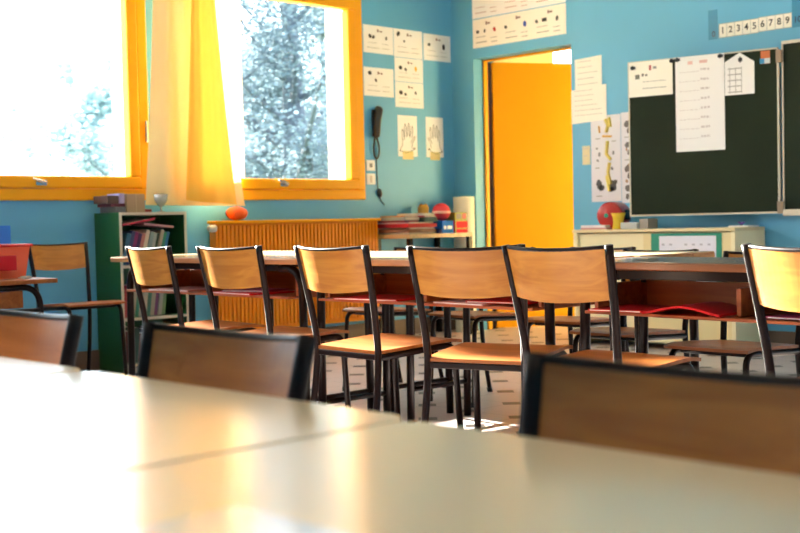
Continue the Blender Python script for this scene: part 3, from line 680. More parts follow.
# on top of the bookcase
def flatbox(name, label, cat, x0, x1, y0, y1, z0, z1, M, group=None, bevel=0.002):
    b = newbm(); bx(b, -(x1-x0)/2, (x1-x0)/2, -(y1-y0)/2, (y1-y0)/2, 0, z1-z0)
    o = obj(name, b, M, loc=((x0+x1)/2, (y0+y1)/2, z0), bevel=bevel); return tag(o, label, cat, group)
z = BZ+0.0006
o = flatbox('cardboard_box', 'plain brown cardboard box on top of the green bookcase', 'box', -6.72, -6.54, 3.955, 4.085, z, z+0.115, plain((.42,.28,.17), .7))
f = newbm(); bx(f, 0.0902, 0.0925, -0.004, 0.004, 0.0, 0.115); obj('tape', f, plain((.50,.36,.22), .4), o)
flatbox('book', 'grey book lying lowest left of the cardboard box on the bookcase', 'book', -6.73, -6.54, 3.79+0.085, 3.948, z, z+0.035, plain((.13,.12,.13)), 'books piled left of the cardboard box')
flatbox('book', 'dark maroon book lying in the middle of the pile left of the cardboard box', 'book', -6.72, -6.55, 3.85, 3.948, z+0.0355, z+0.055, plain((.12,.02,.04)), 'books piled left of the cardboard box')
flatbox('book', 'dark brown topmost book of the pile left of the cardboard box', 'book', -6.72, -6.55, 3.825, 3.905, z+0.0555, z+0.105, plain((.09,.05,.04)), 'books piled left of the cardboard box')
flatbox('book', 'small pale violet book standing against the cardboard box on the bookcase', 'book', -6.70, -6.55, 3.910, 3.945, z+0.0555, z+0.118, plain((.42,.36,.62)), 'books piled left of the cardboard box')
flatbox('book', 'thin red booklet lying right of the cardboard box on the bookcase', 'book', -6.74, -6.58, 4.10, 4.16, z, z+0.02, plain((.30,.02,.02)))
t = thing('glass_goblet', 'stemmed glass goblet holding coloured pencils on the bookcase', 'glass', (-6.60, 4.242, z))
gm = plastic_clear('goblet_glass', (0.72, 0.78, 0.76)); gm.node_tree.nodes['Principled BSDF'].inputs['Transmission Weight'].default_value = 0.6; gm.node_tree.nodes['Principled BSDF'].inputs['Roughness'].default_value = 0.12
b = newbm(); lathe(b, [(0.028, 0), (0.028, 0.003), (0.006, 0.006), (0.005, 0.032), (0.022, 0.045), (0.042, 0.075), (0.046, 0.115), (0.0435, 0.115), (0.0395, 0.077), (0.02, 0.048), (0.002, 0.044)], 24)
obj('bowl', b, gm, t, smooth=True)
def pencil(x, y, z0, rx, ry, L, col, label, group):
    t = thing('pencil', label, 'pencil', (x, y, z0), 0, group); t.rotation_euler = (rx, ry, 0)
    b = newbm(); tube(b, [(0, 0, 0), (0, 0, L)], 0.0035, 6); obj('shaft', b, plain(col, .4), t)
    b = newbm(); tube(b, [(0, 0, L), (0, 0, L+0.012)], [0.0035, 0.0006], 6); obj('tip', b, plain((.55,.35,.2)), t)
for i, (dx, dy, rx, ry, cc, cn) in enumerate([(0.004, -0.012, 18, 4, (.03,.10,.05), 'dark green'), (0.01, 0.0, 4, 10, (.5,.05,.05), 'red'), (-0.004, 0.010, -16, -6, (.02,.05,.10), 'dark blue'), (0.008, 0.006, -8, 8, (.05,.03,.03), 'black')]):
    pencil(-6.60+dx, 4.242+dy, z+0.058, R(rx), R(ry), 0.052, cc, '%s pencil standing in the glass goblet on the bookcase' % cn, 'pencils in the goblet')

# ------------------------------------------------------------------ papers on the walls
class Sheet:
    """a flat sheet on the left wall ('L': a along +y) or the blackboard wall ('B': a along +x)"""
    def __init__(s, side, a0, a1, z0, z1, M, label, cat='poster', group=None, name='wall_paper_sheet', plane=None, off=0.0, shear=0.0, rough_edge=False, top=None):
        s.side, s.a0, s.a1, s.z0, s.z1 = side, a0, a1, z0, z1
        s.p = (X0 if side == 'L' else Y0) if plane is None else plane
        s.off = 0.0015 + off; b = newbm()
        if top is None: s.quad(b, a0, a1, z0, z1, 0, 0.0012)
        else:
            vs = [b.verts.new(s.P(a0+(a1-a0)*u, z0+(z1-z0)*v, 0.0012)) for u, v in top]; b.faces.new(vs)
            vb = [b.verts.new(s.P(a0+(a1-a0)*u, z0+(z1-z0)*v, 0)) for u, v in top]; b.faces.new(vb[::-1])
            for i in range(len(vs)): j = (i+1) % len(vs); b.faces.new((vs[i], vb[i], vb[j], vs[j]))
        s.o = obj(name, b, M); tag(s.o, label, cat, group)
    def P(s, a, z, d):
        return (s.p+s.off+d, a, z) if s.side == 'L' else (a, s.p-s.off-d, z)
    def quad(s, b, a0, a1, z0, z1, d0, d1):
        if s.side == 'L': bx(b, s.p+s.off+d0, s.p+s.off+d1, a0, a1, z0, z1)
        else: bx(b, a0, a1, s.p-s.off-d1, s.p-s.off-d0, z0, z1)
    def marks(s, name, lst, M, d=0.0012):
        b = newbm(); W_, H_ = s.a1-s.a0, s.z1-s.z0
        for (u, v, w, h) in lst: s.quad(b, s.a0+u*W_, s.a0+(u+w)*W_, s.z1-(v+h)*H_, s.z1-v*H_, d, d+0.0006)
        return obj(name, b, M, s.o)
    def dots(s, name, lst, M, d=0.0012):
        W_, H_ = s.a1-s.a0, s.z1-s.z0
        for (u, v, r) in lst:
            b = newbm(); vs = []
            for k in range(12):
                a = 2*PI*k/12; q = 1+0.16*math.sin(2*a+u*40)+0.10*math.sin(5*a+v*30); vs.append(b.verts.new(s.P(s.a0+u*W_+r*q*math.cos(a), s.z1-v*H_+r*q*math.sin(a)*1.1, d+0.0006)))
            b.faces.new(vs); obj(name, b, M, s.o)
    def lines(s, name, paths, M, r=0.0022, d=0.0014):
        b = newbm(); W_, H_ = s.a1-s.a0, s.z1-s.z0
        for p in paths: tube(b, [s.P(s.a0+u*W_, s.z1-v*H_, d) for u, v in p], r, 6)
        return obj(name, b, M, s.o)
def scribble(rnd, u0, u1, v, h):
    """a handwritten or printed line as a run of small separate words"""
    out = []; u = u0
    while u < u1:
        w = rnd.uniform(0.03, 0.075); out.append((u, v+rnd.uniform(-.002, .002), min(w, u1-u), h)); u += w+rnd.uniform(0.012, 0.025)
    return out
def picture_page(side, a0, a1, z0, z1, label, pics, colour=None, group=None, M=PAPER, seed=1):
    rnd = random.Random(seed); s = Sheet(side, a0, a1, z0, z1, M, label, group=group)
    s.marks('printed_lines', scribble(rnd, .14, .45, .62, .018)+scribble(rnd, .62, .85, .64, .018)+scribble(rnd, .12, .55, .80, .022)+scribble(rnd, .62, .88, .80, .02), INK)
    s.marks('title_text', [(0.46, 0.13, 0.045, 0.10), (0.52, 0.17, 0.03, 0.04), (0.57, 0.17, 0.05, 0.055)], plain((.16,.05,.05)))
    s.dots('picture', [(u, v, r) for u, v, r in pics], DINK)
    if colour: s.dots('coloured_spot', [colour[:3]], plain(colour[3]))
    return s
GW = 'picture-and-word pages on the window wall'
picture_page('L', 6.228, 6.546, 2.218, 2.432, 'white picture page right beside the window frame, top row left', [(.22,.40,.016),(.33,.42,.014),(.76,.42,.012)], group=GW, seed=1)
picture_page('L', 6.552, 6.870, 2.210, 2.432, 'white picture page in the top row, second from the window', [(.16,.18,.018),(.36,.42,.010)], group=GW, seed=2)
picture_page('L', 6.885, 7.200, 2.210, 2.424, 'white picture page in the top row, nearest the room corner', [(.20,.40,.014),(.74,.44,.020)], group=GW, seed=3)
picture_page('L', 6.224, 6.540, 1.885, 2.106, 'white picture page alone in the second row, directly above the wall phone', [(.20,.20,.017),(.40,.44,.012)], group=GW, seed=4)
picture_page('L', 6.556, 6.872, 2.018, 2.206, 'white picture page with a small yellow spot, middle of the vertical column', [(.20,.42,.017),(.38,.48,.013)], colour=(.74, .42, .016, (.80,.45,.02)), group=GW, seed=5)
picture_page('L', 6.556, 6.872, 1.815, 2.014, 'white picture page at the bottom of the vertical column, above the left hand drawing', [(.20,.42,.018),(.36,.48,.012),(.72,.40,.012)], group=GW, seed=6)
TAPEY = plain((.72,.58,.26), .6)
def hand_page(a0, a1, label, mirror):
    s = Sheet('L', a0, a1, 1.425, 1.750, PAPER, label, group='hand drawings on the window wall')
    def m(u): return 1-u if mirror else u
    fingers = [(.28,.60,.24,.36), (.40,.52,.38,.24), (.54,.50,.56,.22), (.66,.54,.74,.28), (.70,.66,.86,.50)]
    P = []
    for (bx_, by_, tx, ty) in fingers:
        w = 0.055; P.append([(m(bx_-w), by_), (m(tx-w*.8), ty+.03), (m(tx), ty), (m(tx+w*.8), ty+.03), (m(bx_+w), by_)])
    P.append([(m(.24), .58), (m(.22), .72), (m(.10), .84)]); P.append([(m(.74), .66), (m(.72), .78), (m(.86), .80)])
    P.append([(m(.12), .86), (m(.40), .92), (m(.70), .86), (m(.88), .80)])
    s.lines('drawn_hand', P, DINK, 0.0022)
    s.dots('ring_marks', [(m(.10), .86, .007), (m(.86), .80, .007), (m(.24), .35, .006), (m(.38), .22, .006), (m(.56), .20, .006), (m(.75), .27, .006)], DINK)
    s.marks('tape', [(.22, .87, .56, .20)], TAPEY, d=0.0020)
    return s
hand_page(6.576, 6.790, 'drawing of a hand on white paper, the one nearer the wall phone', False)
hand_page(6.892, 7.094, 'drawing of a hand on white paper, the one nearer the room corner', True)
def switchplate(y0, y1, z0, z1, label, extra):
    b = newbm(); bx(b, X0+0.0005, X0+0.011, y0, y1, z0, z1)
    o = obj('wall_socket', b, WHITEP, bevel=0.003); tag(o, label, 'switch')
    b = newbm(); yc, zc = (y0+y1)/2, (z0+z1)/2
    bx(b, X0+0.011, X0+0.014, yc-extra[0], yc+extra[0], zc-extra[1], zc+extra[1]); obj('insert', b, plain(extra[2], .4), o, bevel=0.002)
switchplate(6.225, 6.315, 1.305, 1.388, 'square white wall socket with a dark centre, upper of the two beside the window', (0.014, 0.016, (.25,.24,.24)))
switchplate(6.225, 6.315, 1.198, 1.282, 'square white wall switch, lower of the two beside the window', (0.010, 0.028, (.62,.58,.56)))
# wall phone with its cord
t = thing('wall_phone', 'black telephone handset hanging on the blue window wall with a looped cord', 'telephone', (0, 0, 0))
b = newbm(); tube(b, smooth_path([(X0+0.030, 6.310, 1.565), (X0+0.042, 6.317, 1.66), (X0+0.038, 6.333, 1.75), (X0+0.030, 6.350, 1.795)], 5), [0.030, .034, .034, .032, .030, .028, .028, .030, .034, .038, .041, .042, .041, .038, .032, .022], 16, ry=0.028)
obj('handset', b, BLACKP, t, smooth=True)
b = newbm(); bx(b, X0+0.001, X0+0.014, 6.295, 6.365, 1.60, 1.78); obj('wall_bracket', b, BLACKP, t, bevel=0.004)
b = newbm(); tube(b, smooth_path([(X0+0.03, 6.303, 1.57), (X0+0.018, 6.299, 1.50), (X0+0.016, 6.303, 1.43), (X0+0.016, 6.327, 1.400), (X0+0.016, 6.350, 1.43), (X0+0.016, 6.355, 1.49), (X0+0.018, 6.337, 1.545), (X0+0.02, 6.325, 1.57)], 6), 0.0075, 8); obj('coiled_cord', b, BLACKP, t, smooth=True)
b = newbm(); tube(b, smooth_path([(X0+0.012, 6.327, 1.40), (X0+0.006, 6.335, 1.30), (X0+0.006, 6.340, 1.20), (X0+0.008, 6.350, 1.13), (X0+0.01, 6.365, 1.08), (X0+0.01, 6.405, 1.04)], 6), 0.0035, 8)
cordo = obj('lead', b, BLACKP, t, smooth=True)
b = newbm(); tube(b, [(X0+0.012, 6.343, 1.165), (X0+0.014, 6.346, 1.15), (X0+0.014, 6.352, 1.12), (X0+0.012, 6.356, 1.10)], [0.012, 0.020, 0.022, 0.012], 12); obj('inline_switch', b, BLACKP, cordo, smooth=True)

# ------------------------------------------------------------------ papers on the blackboard wall
def long_page(a0, a1, z0, z1, label, n, seed, spots=(), M=PAPERC, textM=None):
    rnd = random.Random(seed); s = Sheet('B', a0, a1, z0, z1, M, label, group='paper strips above the door')
    lst = []
    for k in range(n):
        u = k/n; lst += [(u+.08/n*1.2, .62, .34/n, .02), (u+.10/n, .80, .38/n, .03), (u+.60/n, .70, .22/n, .02), (u+.62/n, .84, .2/n, .025)]
    s.marks('printed_lines', lst, textM or INK)
    s.marks('title_text', [((k+.44)/n, .12, .05/n, .12) for k in range(n)] + [((k+.50)/n, .16, .09/n, .06) for k in range(n)], plain((.25,.14,.12)))
    return s
s = long_page(-6.561, -5.609, 2.298, 2.528, 'cream paper strip with small pictures pinned directly above the orange door', 3, 21)
s.dots('picture', [(.055,.44,.015),(.135,.44,.012),(.37,.44,.014),(.70,.44,.014),(.91,.44,.016)], plain((.07,.07,.06)))
s.marks('picture', [(.755, .36, .05, .12)], DINK)
s.dots('coloured_spot', [(.245, .44, .016)], plain((.50,.03,.02))); s.dots('coloured_spot', [(.575, .44, .019)], plain((.01,.06,.40)))
s = long_page(-6.563, -5.609, 2.535, 2.765, 'upper cream paper strip with handwriting, topmost above the orange door', 3, 22, M=PAPER, textM=plain((.55,.40,.38)))
s.lines('coloured_rule', [[(.02, .10), (.98, .10)]], plain((.7,.35,.35)), 0.002)
def note(a0, a1, z0, z1, label, seed, n, M=PAPERC, off=0.0, top=None):
    rnd = random.Random(seed); s = Sheet('B', a0, a1, z0, z1, M, label, 'paper', group='papers right of the door', off=off, top=top)
    L = []
    for k in range(n): L += scribble(rnd, .10, rnd.uniform(.6, .9), .10+.80*k/n, .35/n*0.35)
    s.marks('handwriting', L, plain((.55,.52,.48))); return s
note(-5.533, -5.288, 1.835, 2.100, 'upper cream note on the blue wall between the door and the blackboard', 31, 5, top=[(0,0),(1,0),(1,1),(0,.96)])
note(-5.570, -5.248, 1.610, 1.885, 'lower cream note with handwriting, overlapping the one above it right of the door', 32, 6, off=0.002, top=[(0,0),(1,.05),(1,1),(0,.92)])
note(-5.476, -5.405, 1.300, 1.440, 'tiny yellowish card taped left of the colourful poster', 33, 2, M=plain((.70,.62,.36)))
def picture_poster(a0, a1, z0, z1, label, seed, off=0.0, pal=None):
    rnd = random.Random(seed); s = Sheet('B', a0, a1, z0, z1, plain((.72,.70,.76), .5), label, off=off, group='picture posters beside the blackboard')
    return s
s = picture_poster(-5.395, -5.128, 1.020, 1.655, 'tall white poster with yellow strokes and dark sketches, directly left of the blackboard', 41)
s.lines('yellow_strokes', [[(.50,.05),(.58,.12),(.52,.20)], [(.62,.03),(.66,.14)], [(.56,.30),(.52,.45),(.66,.52)], [(.62,.55),(.56,.66),(.64,.80)], [(.52,.70),(.60,.88)]], plain((.80,.62,.12)), 0.014)
s.lines('orange_strokes', [[(.40,.24),(.70,.25)], [(.28,.12),(.30,.20)]], plain((.75,.38,.05)), 0.008)
s.dots('dark_sketch', [(.26,.80,.030),(.34,.84,.024),(.72,.82,.034),(.66,.86,.022),(.80,.78,.018)], plain((.10,.085,.08)))
s.dots('grey_sketch', [(.28,.45,.014),(.22,.52,.010),(.20,.38,.009),(.75,.44,.012),(.70,.62,.012)], plain((.22,.21,.22)))
s.marks('caption', [(.16,.26,.16,.012), (.14,.60,.14,.012), (.70,.30,.14,.012), (.16,.93,.2,.012)], INK)
s = picture_poster(-5.124, -5.012, 1.005, 1.662, 'narrow poster with dark bird-like sketches partly hidden behind the blackboard edge', 42)
s.dots('dark_sketch', [(.50,.13,.026),(.62,.20,.020),(.50,.36,.022),(.62,.44,.018),(.48,.62,.026),(.60,.70,.020),(.52,.84,.026),(.44,.93,.018)], plain((.14,.11,.11)))
s.dots('brown_patch', [(.66,.10,.012),(.42,.41,.010),(.66,.58,.014),(.40,.76,.012)], plain((.40,.22,.12)))
s.marks('caption', [(.25,.27,.4,.01), (.25,.52,.4,.01)], INK)

# number strip
def text_mesh(body, size, M, parent, loc, rot, bold=0.0, name='numeral'):
    cu = bpy.data.curves.new('txt', 'FONT'); cu.body = body; cu.size = size; cu.align_x = 'CENTER'; cu.align_y = 'CENTER'; cu.extrude = 0.0004; cu.offset = bold
    tmp = bpy.data.objects.new('txt', cu); COL.objects.link(tmp); bpy.context.view_layer.update()
    me = bpy.data.meshes.new_from_object(tmp.evaluated_get(bpy.context.evaluated_depsgraph_get()))
    bpy.data.objects.remove(tmp); me.materials.clear(); me.materials.append(M)
    o = bpy.data.objects.new(name, me); COL.objects.link(o); o.parent = parent; o.location = loc; o.rotation_euler = rot; return o
CARDB = plain((.035,.24,.42), .5)
xs = [-4.312 + (0.530/9)*k for k in range(10)]
for k in range(1, 10):
    b = newbm(); x0_, x1_ = xs[k-1]+0.0008, xs[k]-0.0008; zc = 2.146 + (0.004 if k > 5 else 0)
    bx(b, x0_, x1_, Y0-0.0022, Y0-0.0010, zc-0.048, zc+0.048)
    o = obj('number_card', b, PAPERC); tag(o, 'small white card with the black number %d above the blackboard' % k, 'card', 'number cards above the blackboard')
    text_mesh(str(k), 0.060, DINK, o, ((x0_+x1_)/2, Y0-0.0028, zc), (PI/2, 0, 0), 0.0012)
    b = newbm()
    for zz in (zc-0.048, zc+0.045): bx(b, x0_, x1_, Y0-0.0028, Y0-0.0022, zz, zz+0.003)
    bx(b, x0_, x0_+0.002, Y0-0.0028, Y0-0.0022, zc-0.045, zc+0.045); obj('card_border', b, INK, o)
b = newbm(); bx(b, -4.392, -4.322, Y0-0.0024, Y0-0.0012, 2.095, 2.295)
o = obj('number_card', b, plain((.03,.25,.45), .35)); tag(o, 'blue card with the number 0 at the left end of the number row', 'card', 'blue number cards')
text_mesh('0', 0.055, plain((.01,.03,.07)), o, (-4.352, Y0-0.003, 2.130), (PI/2, 0, 0), 0.001)
b = newbm(); bx(b, -3.780, -3.700, Y0-0.0024, Y0-0.0012, 2.098, 2.300)
o = obj('number_card', b, plain((.03,.25,.45), .35)); tag(o, 'blue card with the number 10 at the right end of the number row', 'card', 'blue number cards')
text_mesh('10', 0.055, plain((.01,.03,.07)), o, (-3.742, Y0-0.003, 2.146), (PI/2, 0, 0), 0.001)

# ------------------------------------------------------------------ blackboard: fixed centre and folding wing
t = thing('blackboard', 'green blackboard with pale trim; its folding left wing is turned into the room', 'blackboard', (0, 0, 0))
YM = 7.12
b = newbm(); bx(b, -3.79, -1.70, YM, YM+0.025, 0.905, 1.985); bx(b, -3.5, -3.4, YM+0.025, Y0-0.001, 1.0, 1.9); bx(b, -2.2, -2.1, YM+0.025, Y0-0.001, 1.0, 1.9); mb = obj('main_panel', b, BOARD, t)
b = newbm(); bx(b, -3.792, -1.698, YM-0.006, YM+0.028, 1.985, 2.005); bx(b, -3.792, -1.698, YM-0.006, YM+0.028, 0.890, 0.905)
bx(b, -3.800, -3.790, YM-0.006, YM+0.028, 0.890, 2.005); bx(b, -1.70, -1.69, YM-0.006, YM+0.028, 0.890, 2.005); obj('panel_trim', b, ALU, mb)
b = newbm(); bx(b, -3.735, -1.75, 6.99, YM-0.006, 0.886, 0.926); obj('chalk_tray', b, plain((.62,.56,.44), .5), mb, bevel=0.003)
HX, HY = -3.812, 7.115
LX, LY = -4.835, 6.912
wl = math.hypot(HX-LX, HY-LY); wa = math.atan2(LY-HY, LX-HX)
b = newbm(); bx(b, 0.014, wl-0.010, -0.011, 0.011, 0.915, 1.958)
wing = obj('wing_panel', b, BOARD, t, loc=(HX, HY, 0), rot=(0, 0, wa))
b = newbm(); bx(b, 0.012, wl, -0.014, 0.014, 1.958, 1.968); bx(b, 0.012, wl, -0.014, 0.014, 0.903, 0.915); bx(b, wl-0.010, wl, -0.014, 0.014, 0.915, 1.958); bx(b, 0.004, 0.016, -0.014, 0.014, 0.915, 1.958)
obj('panel_trim', b, ALU, wing)
for z in (0.93, 1.90):
    b = newbm(); bx(b, -0.018, 0.020, -0.016, 0.022, z-0.03, z+0.05); obj('hinge', b, plain((.32,.24,.17), .4), wing, bevel=0.002)
# sheets clipped to the wing: local frame with u measured from the free (left) end
wdir = Vector((HX-LX, HY-LY, 0)).normalized(); wnor = Vector((wdir.y, -wdir.x, 0))
WR = (0, 0, math.atan2(wdir.y, wdir.x))
def wing_sheet(name, u0, u1, z0, z1, M, label, shape=None, group='papers clipped to the blackboard wing', cat='paper'):
    sh = shape or [(0, 0), (1, 0), (1, 1), (0, 1)]; b = newbm(); w, h = u1-u0, z1-z0
    f = [b.verts.new((u*w, -0.0012, v*h)) for u, v in sh]; k = [b.verts.new((u*w, 0, v*h)) for u, v in sh]
    b.faces.new(f); b.faces.new(k[::-1])
    for i in range(len(f)): j = (i+1) % len(f); b.faces.new((f[i], k[i], k[j], f[j]))
    p = Vector((LX, LY, z0)) + wdir*u0 + wnor*0.0150
    o = obj(name, b, M, loc=p, rot=WR); tag(o, label, cat, group); o['_w'] = w; o['_h'] = h; return o
def wing_marks(o, name, lst, M, d=0.0006):
    b = newbm(); w, h = o['_w'], o['_h']
    for (u, v, ww, hh) in lst: bx(b, u*w, (u+ww)*w, -0.0012-d, -0.0012, h-(v+hh)*h, h-v*h)
    return obj(name, b, M, o)
def clip(u, z, label):
    b = newbm(); bx(b, -0.018, 0.018, -0.006, 0, -0.009, 0.009); bx(b, -0.009, 0.009, -0.010, -0.006, -0.014, 0.014)
    p = Vector((LX, LY, z)) + wdir*u + wnor*0.0164
    o = obj('magnet', b, BLACKP, loc=p, rot=WR, bevel=0.002); tag(o, label, 'magnet', 'black magnets on the blackboard wing')
rnd = random.Random(5)
p1 = wing_sheet('paper_sheet', 0.008, 0.325, 1.725, 1.962, PAPERC, 'small cream picture page in the upper left corner of the blackboard wing')
wing_marks(p1, 'printed_lines', scribble(rnd, .32, .85, .57, .02)+scribble(rnd, .32, .85, .76, .025), INK); wing_marks(p1, 'title_text', [(.47,.12,.05,.14)], plain((.55,.10,.10))); wing_marks(p1, 'title_text', [(.56,.16,.08,.07)], INK)
wing_marks(p1, 'picture', [(.15,.36,.10,.13), (.30,.34,.05,.08), (.38,.36,.05,.06)], plain((.16,.15,.13)))
p2 = wing_sheet('paper_sheet', 0.345, 0.683, 1.332, 1.966, PAPER, 'long white sheet with faint handwriting hanging on the blackboard wing')
L = []
for k in range(8): L += scribble(rnd, .08, .50, .16+.10*k, .006) + scribble(rnd, .52, .70, .135+.10*k, .022)
wing_marks(p2, 'handwriting', L, plain((.62,.56,.56))); wing_marks(p2, 'title_text', [(.26,.05,.10,.035), (.50,.05,.16,.03)], plain((.75,.48,.46)))
p3 = wing_sheet('paper_sheet', 0.686, 0.882, 1.685, 1.958, PAPER, 'white house-shaped sheet with a small grid on the blackboard wing', [(0, 0), (1, 0), (1, .76), (.52, 1), (0, .80)])
wing_marks(p3, 'grid_lines', [(.10, .36+.14*k, .48, .022) for k in range(5)] + [(u, .34, .02, .62) for u in (.16, .36, .56)], INK)
wing_marks(p3, 'picture', [(.46,.13,.14,.08), (.50,.10,.06,.14)], DINK)
p4 = wing_sheet('sticker', 0.925, 0.985, 1.870, 1.952, plain((.60,.16,.05)), 'small orange and blue-white label at the top right of the blackboard wing', cat='sticker', group=None)
wing_marks(p4, 'lower_half', [(-.1, .58, .5, .40)], plain((.03,.25,.50))); wing_marks(p4, 'lower_half', [(.40, .58, .6, .40)], plain((.65,.70,.70)))
clip(0.040, 1.925, 'black magnet at the far left holding the small cream page on the wing'); clip(0.322, 1.948, 'black magnet between the small cream page and the long white sheet')
clip(0.362, 1.950, 'black magnet at the top left corner of the long white sheet'); clip(0.658, 1.948, 'black magnet at the top right corner of the long white sheet')

# ------------------------------------------------------------------ cream cabinet below the board
CY = 6.80
t = thing('cabinet', 'low cream cabinet with sliding doors below the blackboard wing', 'cabinet', (0, 0, 0))
b = newbm(); cx0, cx1, cz = -5.250, -3.965, 0.818
bx(b, cx0, cx0+0.03, CY, 7.18, 0.0, cz-0.022); bx(b, cx1-0.03, cx1, CY, 7.18, 0.0, cz-0.022); bx(b, cx0+0.03, cx1-0.03, 7.16, 7.18, 0.0, cz-0.022); bx(b, cx0+0.03, cx1-0.03, CY, 7.16, 0.05, 0.07)
obj('carcass', b, CREAMC, t, bevel=0.002)
b = newbm(); bx(b, cx0-0.005, cx1+0.001, CY-0.006, 7.18, cz-0.022, cz); obj('cabinet_top', b, plain((.74,.60,.34), .4), t, bevel=0.003)
b = newbm(); bx(b, cx0+0.03, -4.64, CY+0.020, CY+0.036, 0.07, cz-0.030); d1 = obj('sliding_door', b, CREAMC, t)
b = newbm(); bx(b, -4.66, cx1-0.03, CY+0.003, CY+0.017, 0.07, cz-0.030); d2 = obj('sliding_door', b, plain((.78,.64,.33), .5), t)
for d, x in ((d1, -5.16), (d2, -4.03)):
    b = newbm(); bx(b, x-0.008, x+0.008, CY-0.004 + (0.017 if d is d1 else 0), CY+0.004+(0.017 if d is d1 else 0), 0.38, 0.48); obj('door_pull', b, BROWNMETAL, d)
b = newbm(); bx(b, -4.595, -4.060, CY-0.0010, CY+0.0022, 0.40, 0.786); o = obj('calendar', b, plain((.01,.24,.15), .5)); tag(o, 'green card with a white calendar sheet fixed to the cream cabinet front', 'calendar')
b = newbm(); bx(b, -4.530, -4.100, CY-0.0022, CY-0.0010, 0.43, 0.768); pg = obj('calendar_page', b, plain((.74,.74,.84), .6), o)
b = newbm()
for r_ in range(5):
    for c2 in range(7):
        if rnd.random() < .9: bx(b, -4.510+0.058*c2, -4.510+0.058*c2+0.022, CY-0.0028, CY-0.0022, 0.705-0.058*r_, 0.717-0.058*r_)
obj('date_marks', b, plain((.42,.42,.50)), pg)
z = cz+0.0005
# red drum-shaped radio
t = thing('drum_bag', 'round red drum-shaped case with a green spot, lying on its side on the cream cabinet', 'case', (-5.06, 7.03, z+0.0965))
t.rotation_euler = (0, 0, R(14))
b = newbm(); lathe(b, [(0.075, -0.10), (0.092, -0.095), (0.096, -0.08), (0.096, 0.08), (0.092, 0.095), (0.075, 0.10)], 32, M=Matrix.Rotation(R(90), 4, 'X')); obj('body', b, plain((.50,.018,.012), .35, .3), t, smooth=True)
b = newbm(); lathe(b, [(0.016, 0), (0.016, 0.004)], 16, M=Matrix.Translation((-0.02, -0.1005, 0.0)) @ Matrix.Rotation(R(90), 4, 'X')); obj('green_spot', b, plain((.02,.28,.16)), t)
b = newbm(); bx(b, 0.0965, 0.100, -0.04, 0.05, -0.03, 0.04); obj('dark_window', b, plain((.03,.01,.02), .2), t)
t = thing('paper_cup', 'waisted yellow cup standing in front of the red case on the cream cabinet', 'cup', (-4.920, 6.885, z))
b = newbm(); lathe(b, [(0.042, 0), (0.044, 0.003), (0.036, 0.045), (0.040, 0.085), (0.052, 0.112), (0.050, 0.112), (0.035, 0.085), (0.031, 0.045), (0.034, 0.006), (0.002, 0.005)], 24); obj('body', b, plain((.78,.52,.02), .5), t, smooth=True)
b = newbm(); bx(b, -4.872, -4.735, 6.84, 6.97, z, z+0.045); o = obj('storage_box', b, plain((.52,.52,.50), .5), bevel=0.004); tag(o, 'low white-grey box on the cabinet right of the yellow cup', 'box', 'boxes right of the yellow cup')
b = newbm(); bx(b, -4.730, -4.660, 6.86, 6.98, z, z+0.068); o = obj('storage_box', b, plain((.38,.33,.28), .6), bevel=0.004); tag(o, 'small taupe box at the end of the row on the cream cabinet', 'box', 'boxes right of the yellow cup')
flatbox('exercise_book', 'pink-edged exercise book, lower one under the red case on the cabinet', 'book', -5.20, -4.97, 6.82, 6.88, z, z+0.012, plain((.52,.24,.24)), 'exercise books on the cabinet')
flatbox('exercise_book', 'white exercise book lying on the pink one on the cabinet', 'book', -5.20, -4.985, 6.822, 6.88, z+0.0125, z+0.030, plain((.72,.68,.74)), 'exercise books on the cabinet')
z = 0.8185
flatbox('notepad', 'white notepad lying on the right end of the cream cabinet under the blackboard', 'paper', -4.13, -3.985, 7.00, 7.14, z, z+0.010, PAPER)
t = thing('paper_flower', 'small purple crumpled paper flower on the white notepad on the cabinet', 'flower', (-4.06, 7.05, z+0.0105))
b = newbm()
for k in range(7):
    a = k*2*PI/7; M = Matrix.Rotation(a, 4, 'Z') @ Matrix.Rotation(R(-38), 4, 'Y')
    pts = [(0, 0, 0), (.022, -.014, .004), (.040, 0, .0), (.022, .014, .004)]
    v = [b.verts.new(M @ Vector(p)) for p in pts]; v2 = [b.verts.new(M @ (Vector(p)+Vector((0, 0, .0015)))) for p in pts]
    b.faces.new(v); b.faces.new(v2[::-1])
    for i in range(4): j = (i+1) % 4; b.faces.new((v[i], v2[i], v2[j], v[j]))
obj('petals', b, plain((.16,.06,.36), .6), t)
b = newbm(); lathe(b, [(0.004, 0), (0.010, 0.006), (0.009, 0.014), (0.003, 0.018)], 12); obj('flower_centre', b, plain((.10,.03,.22)), t)

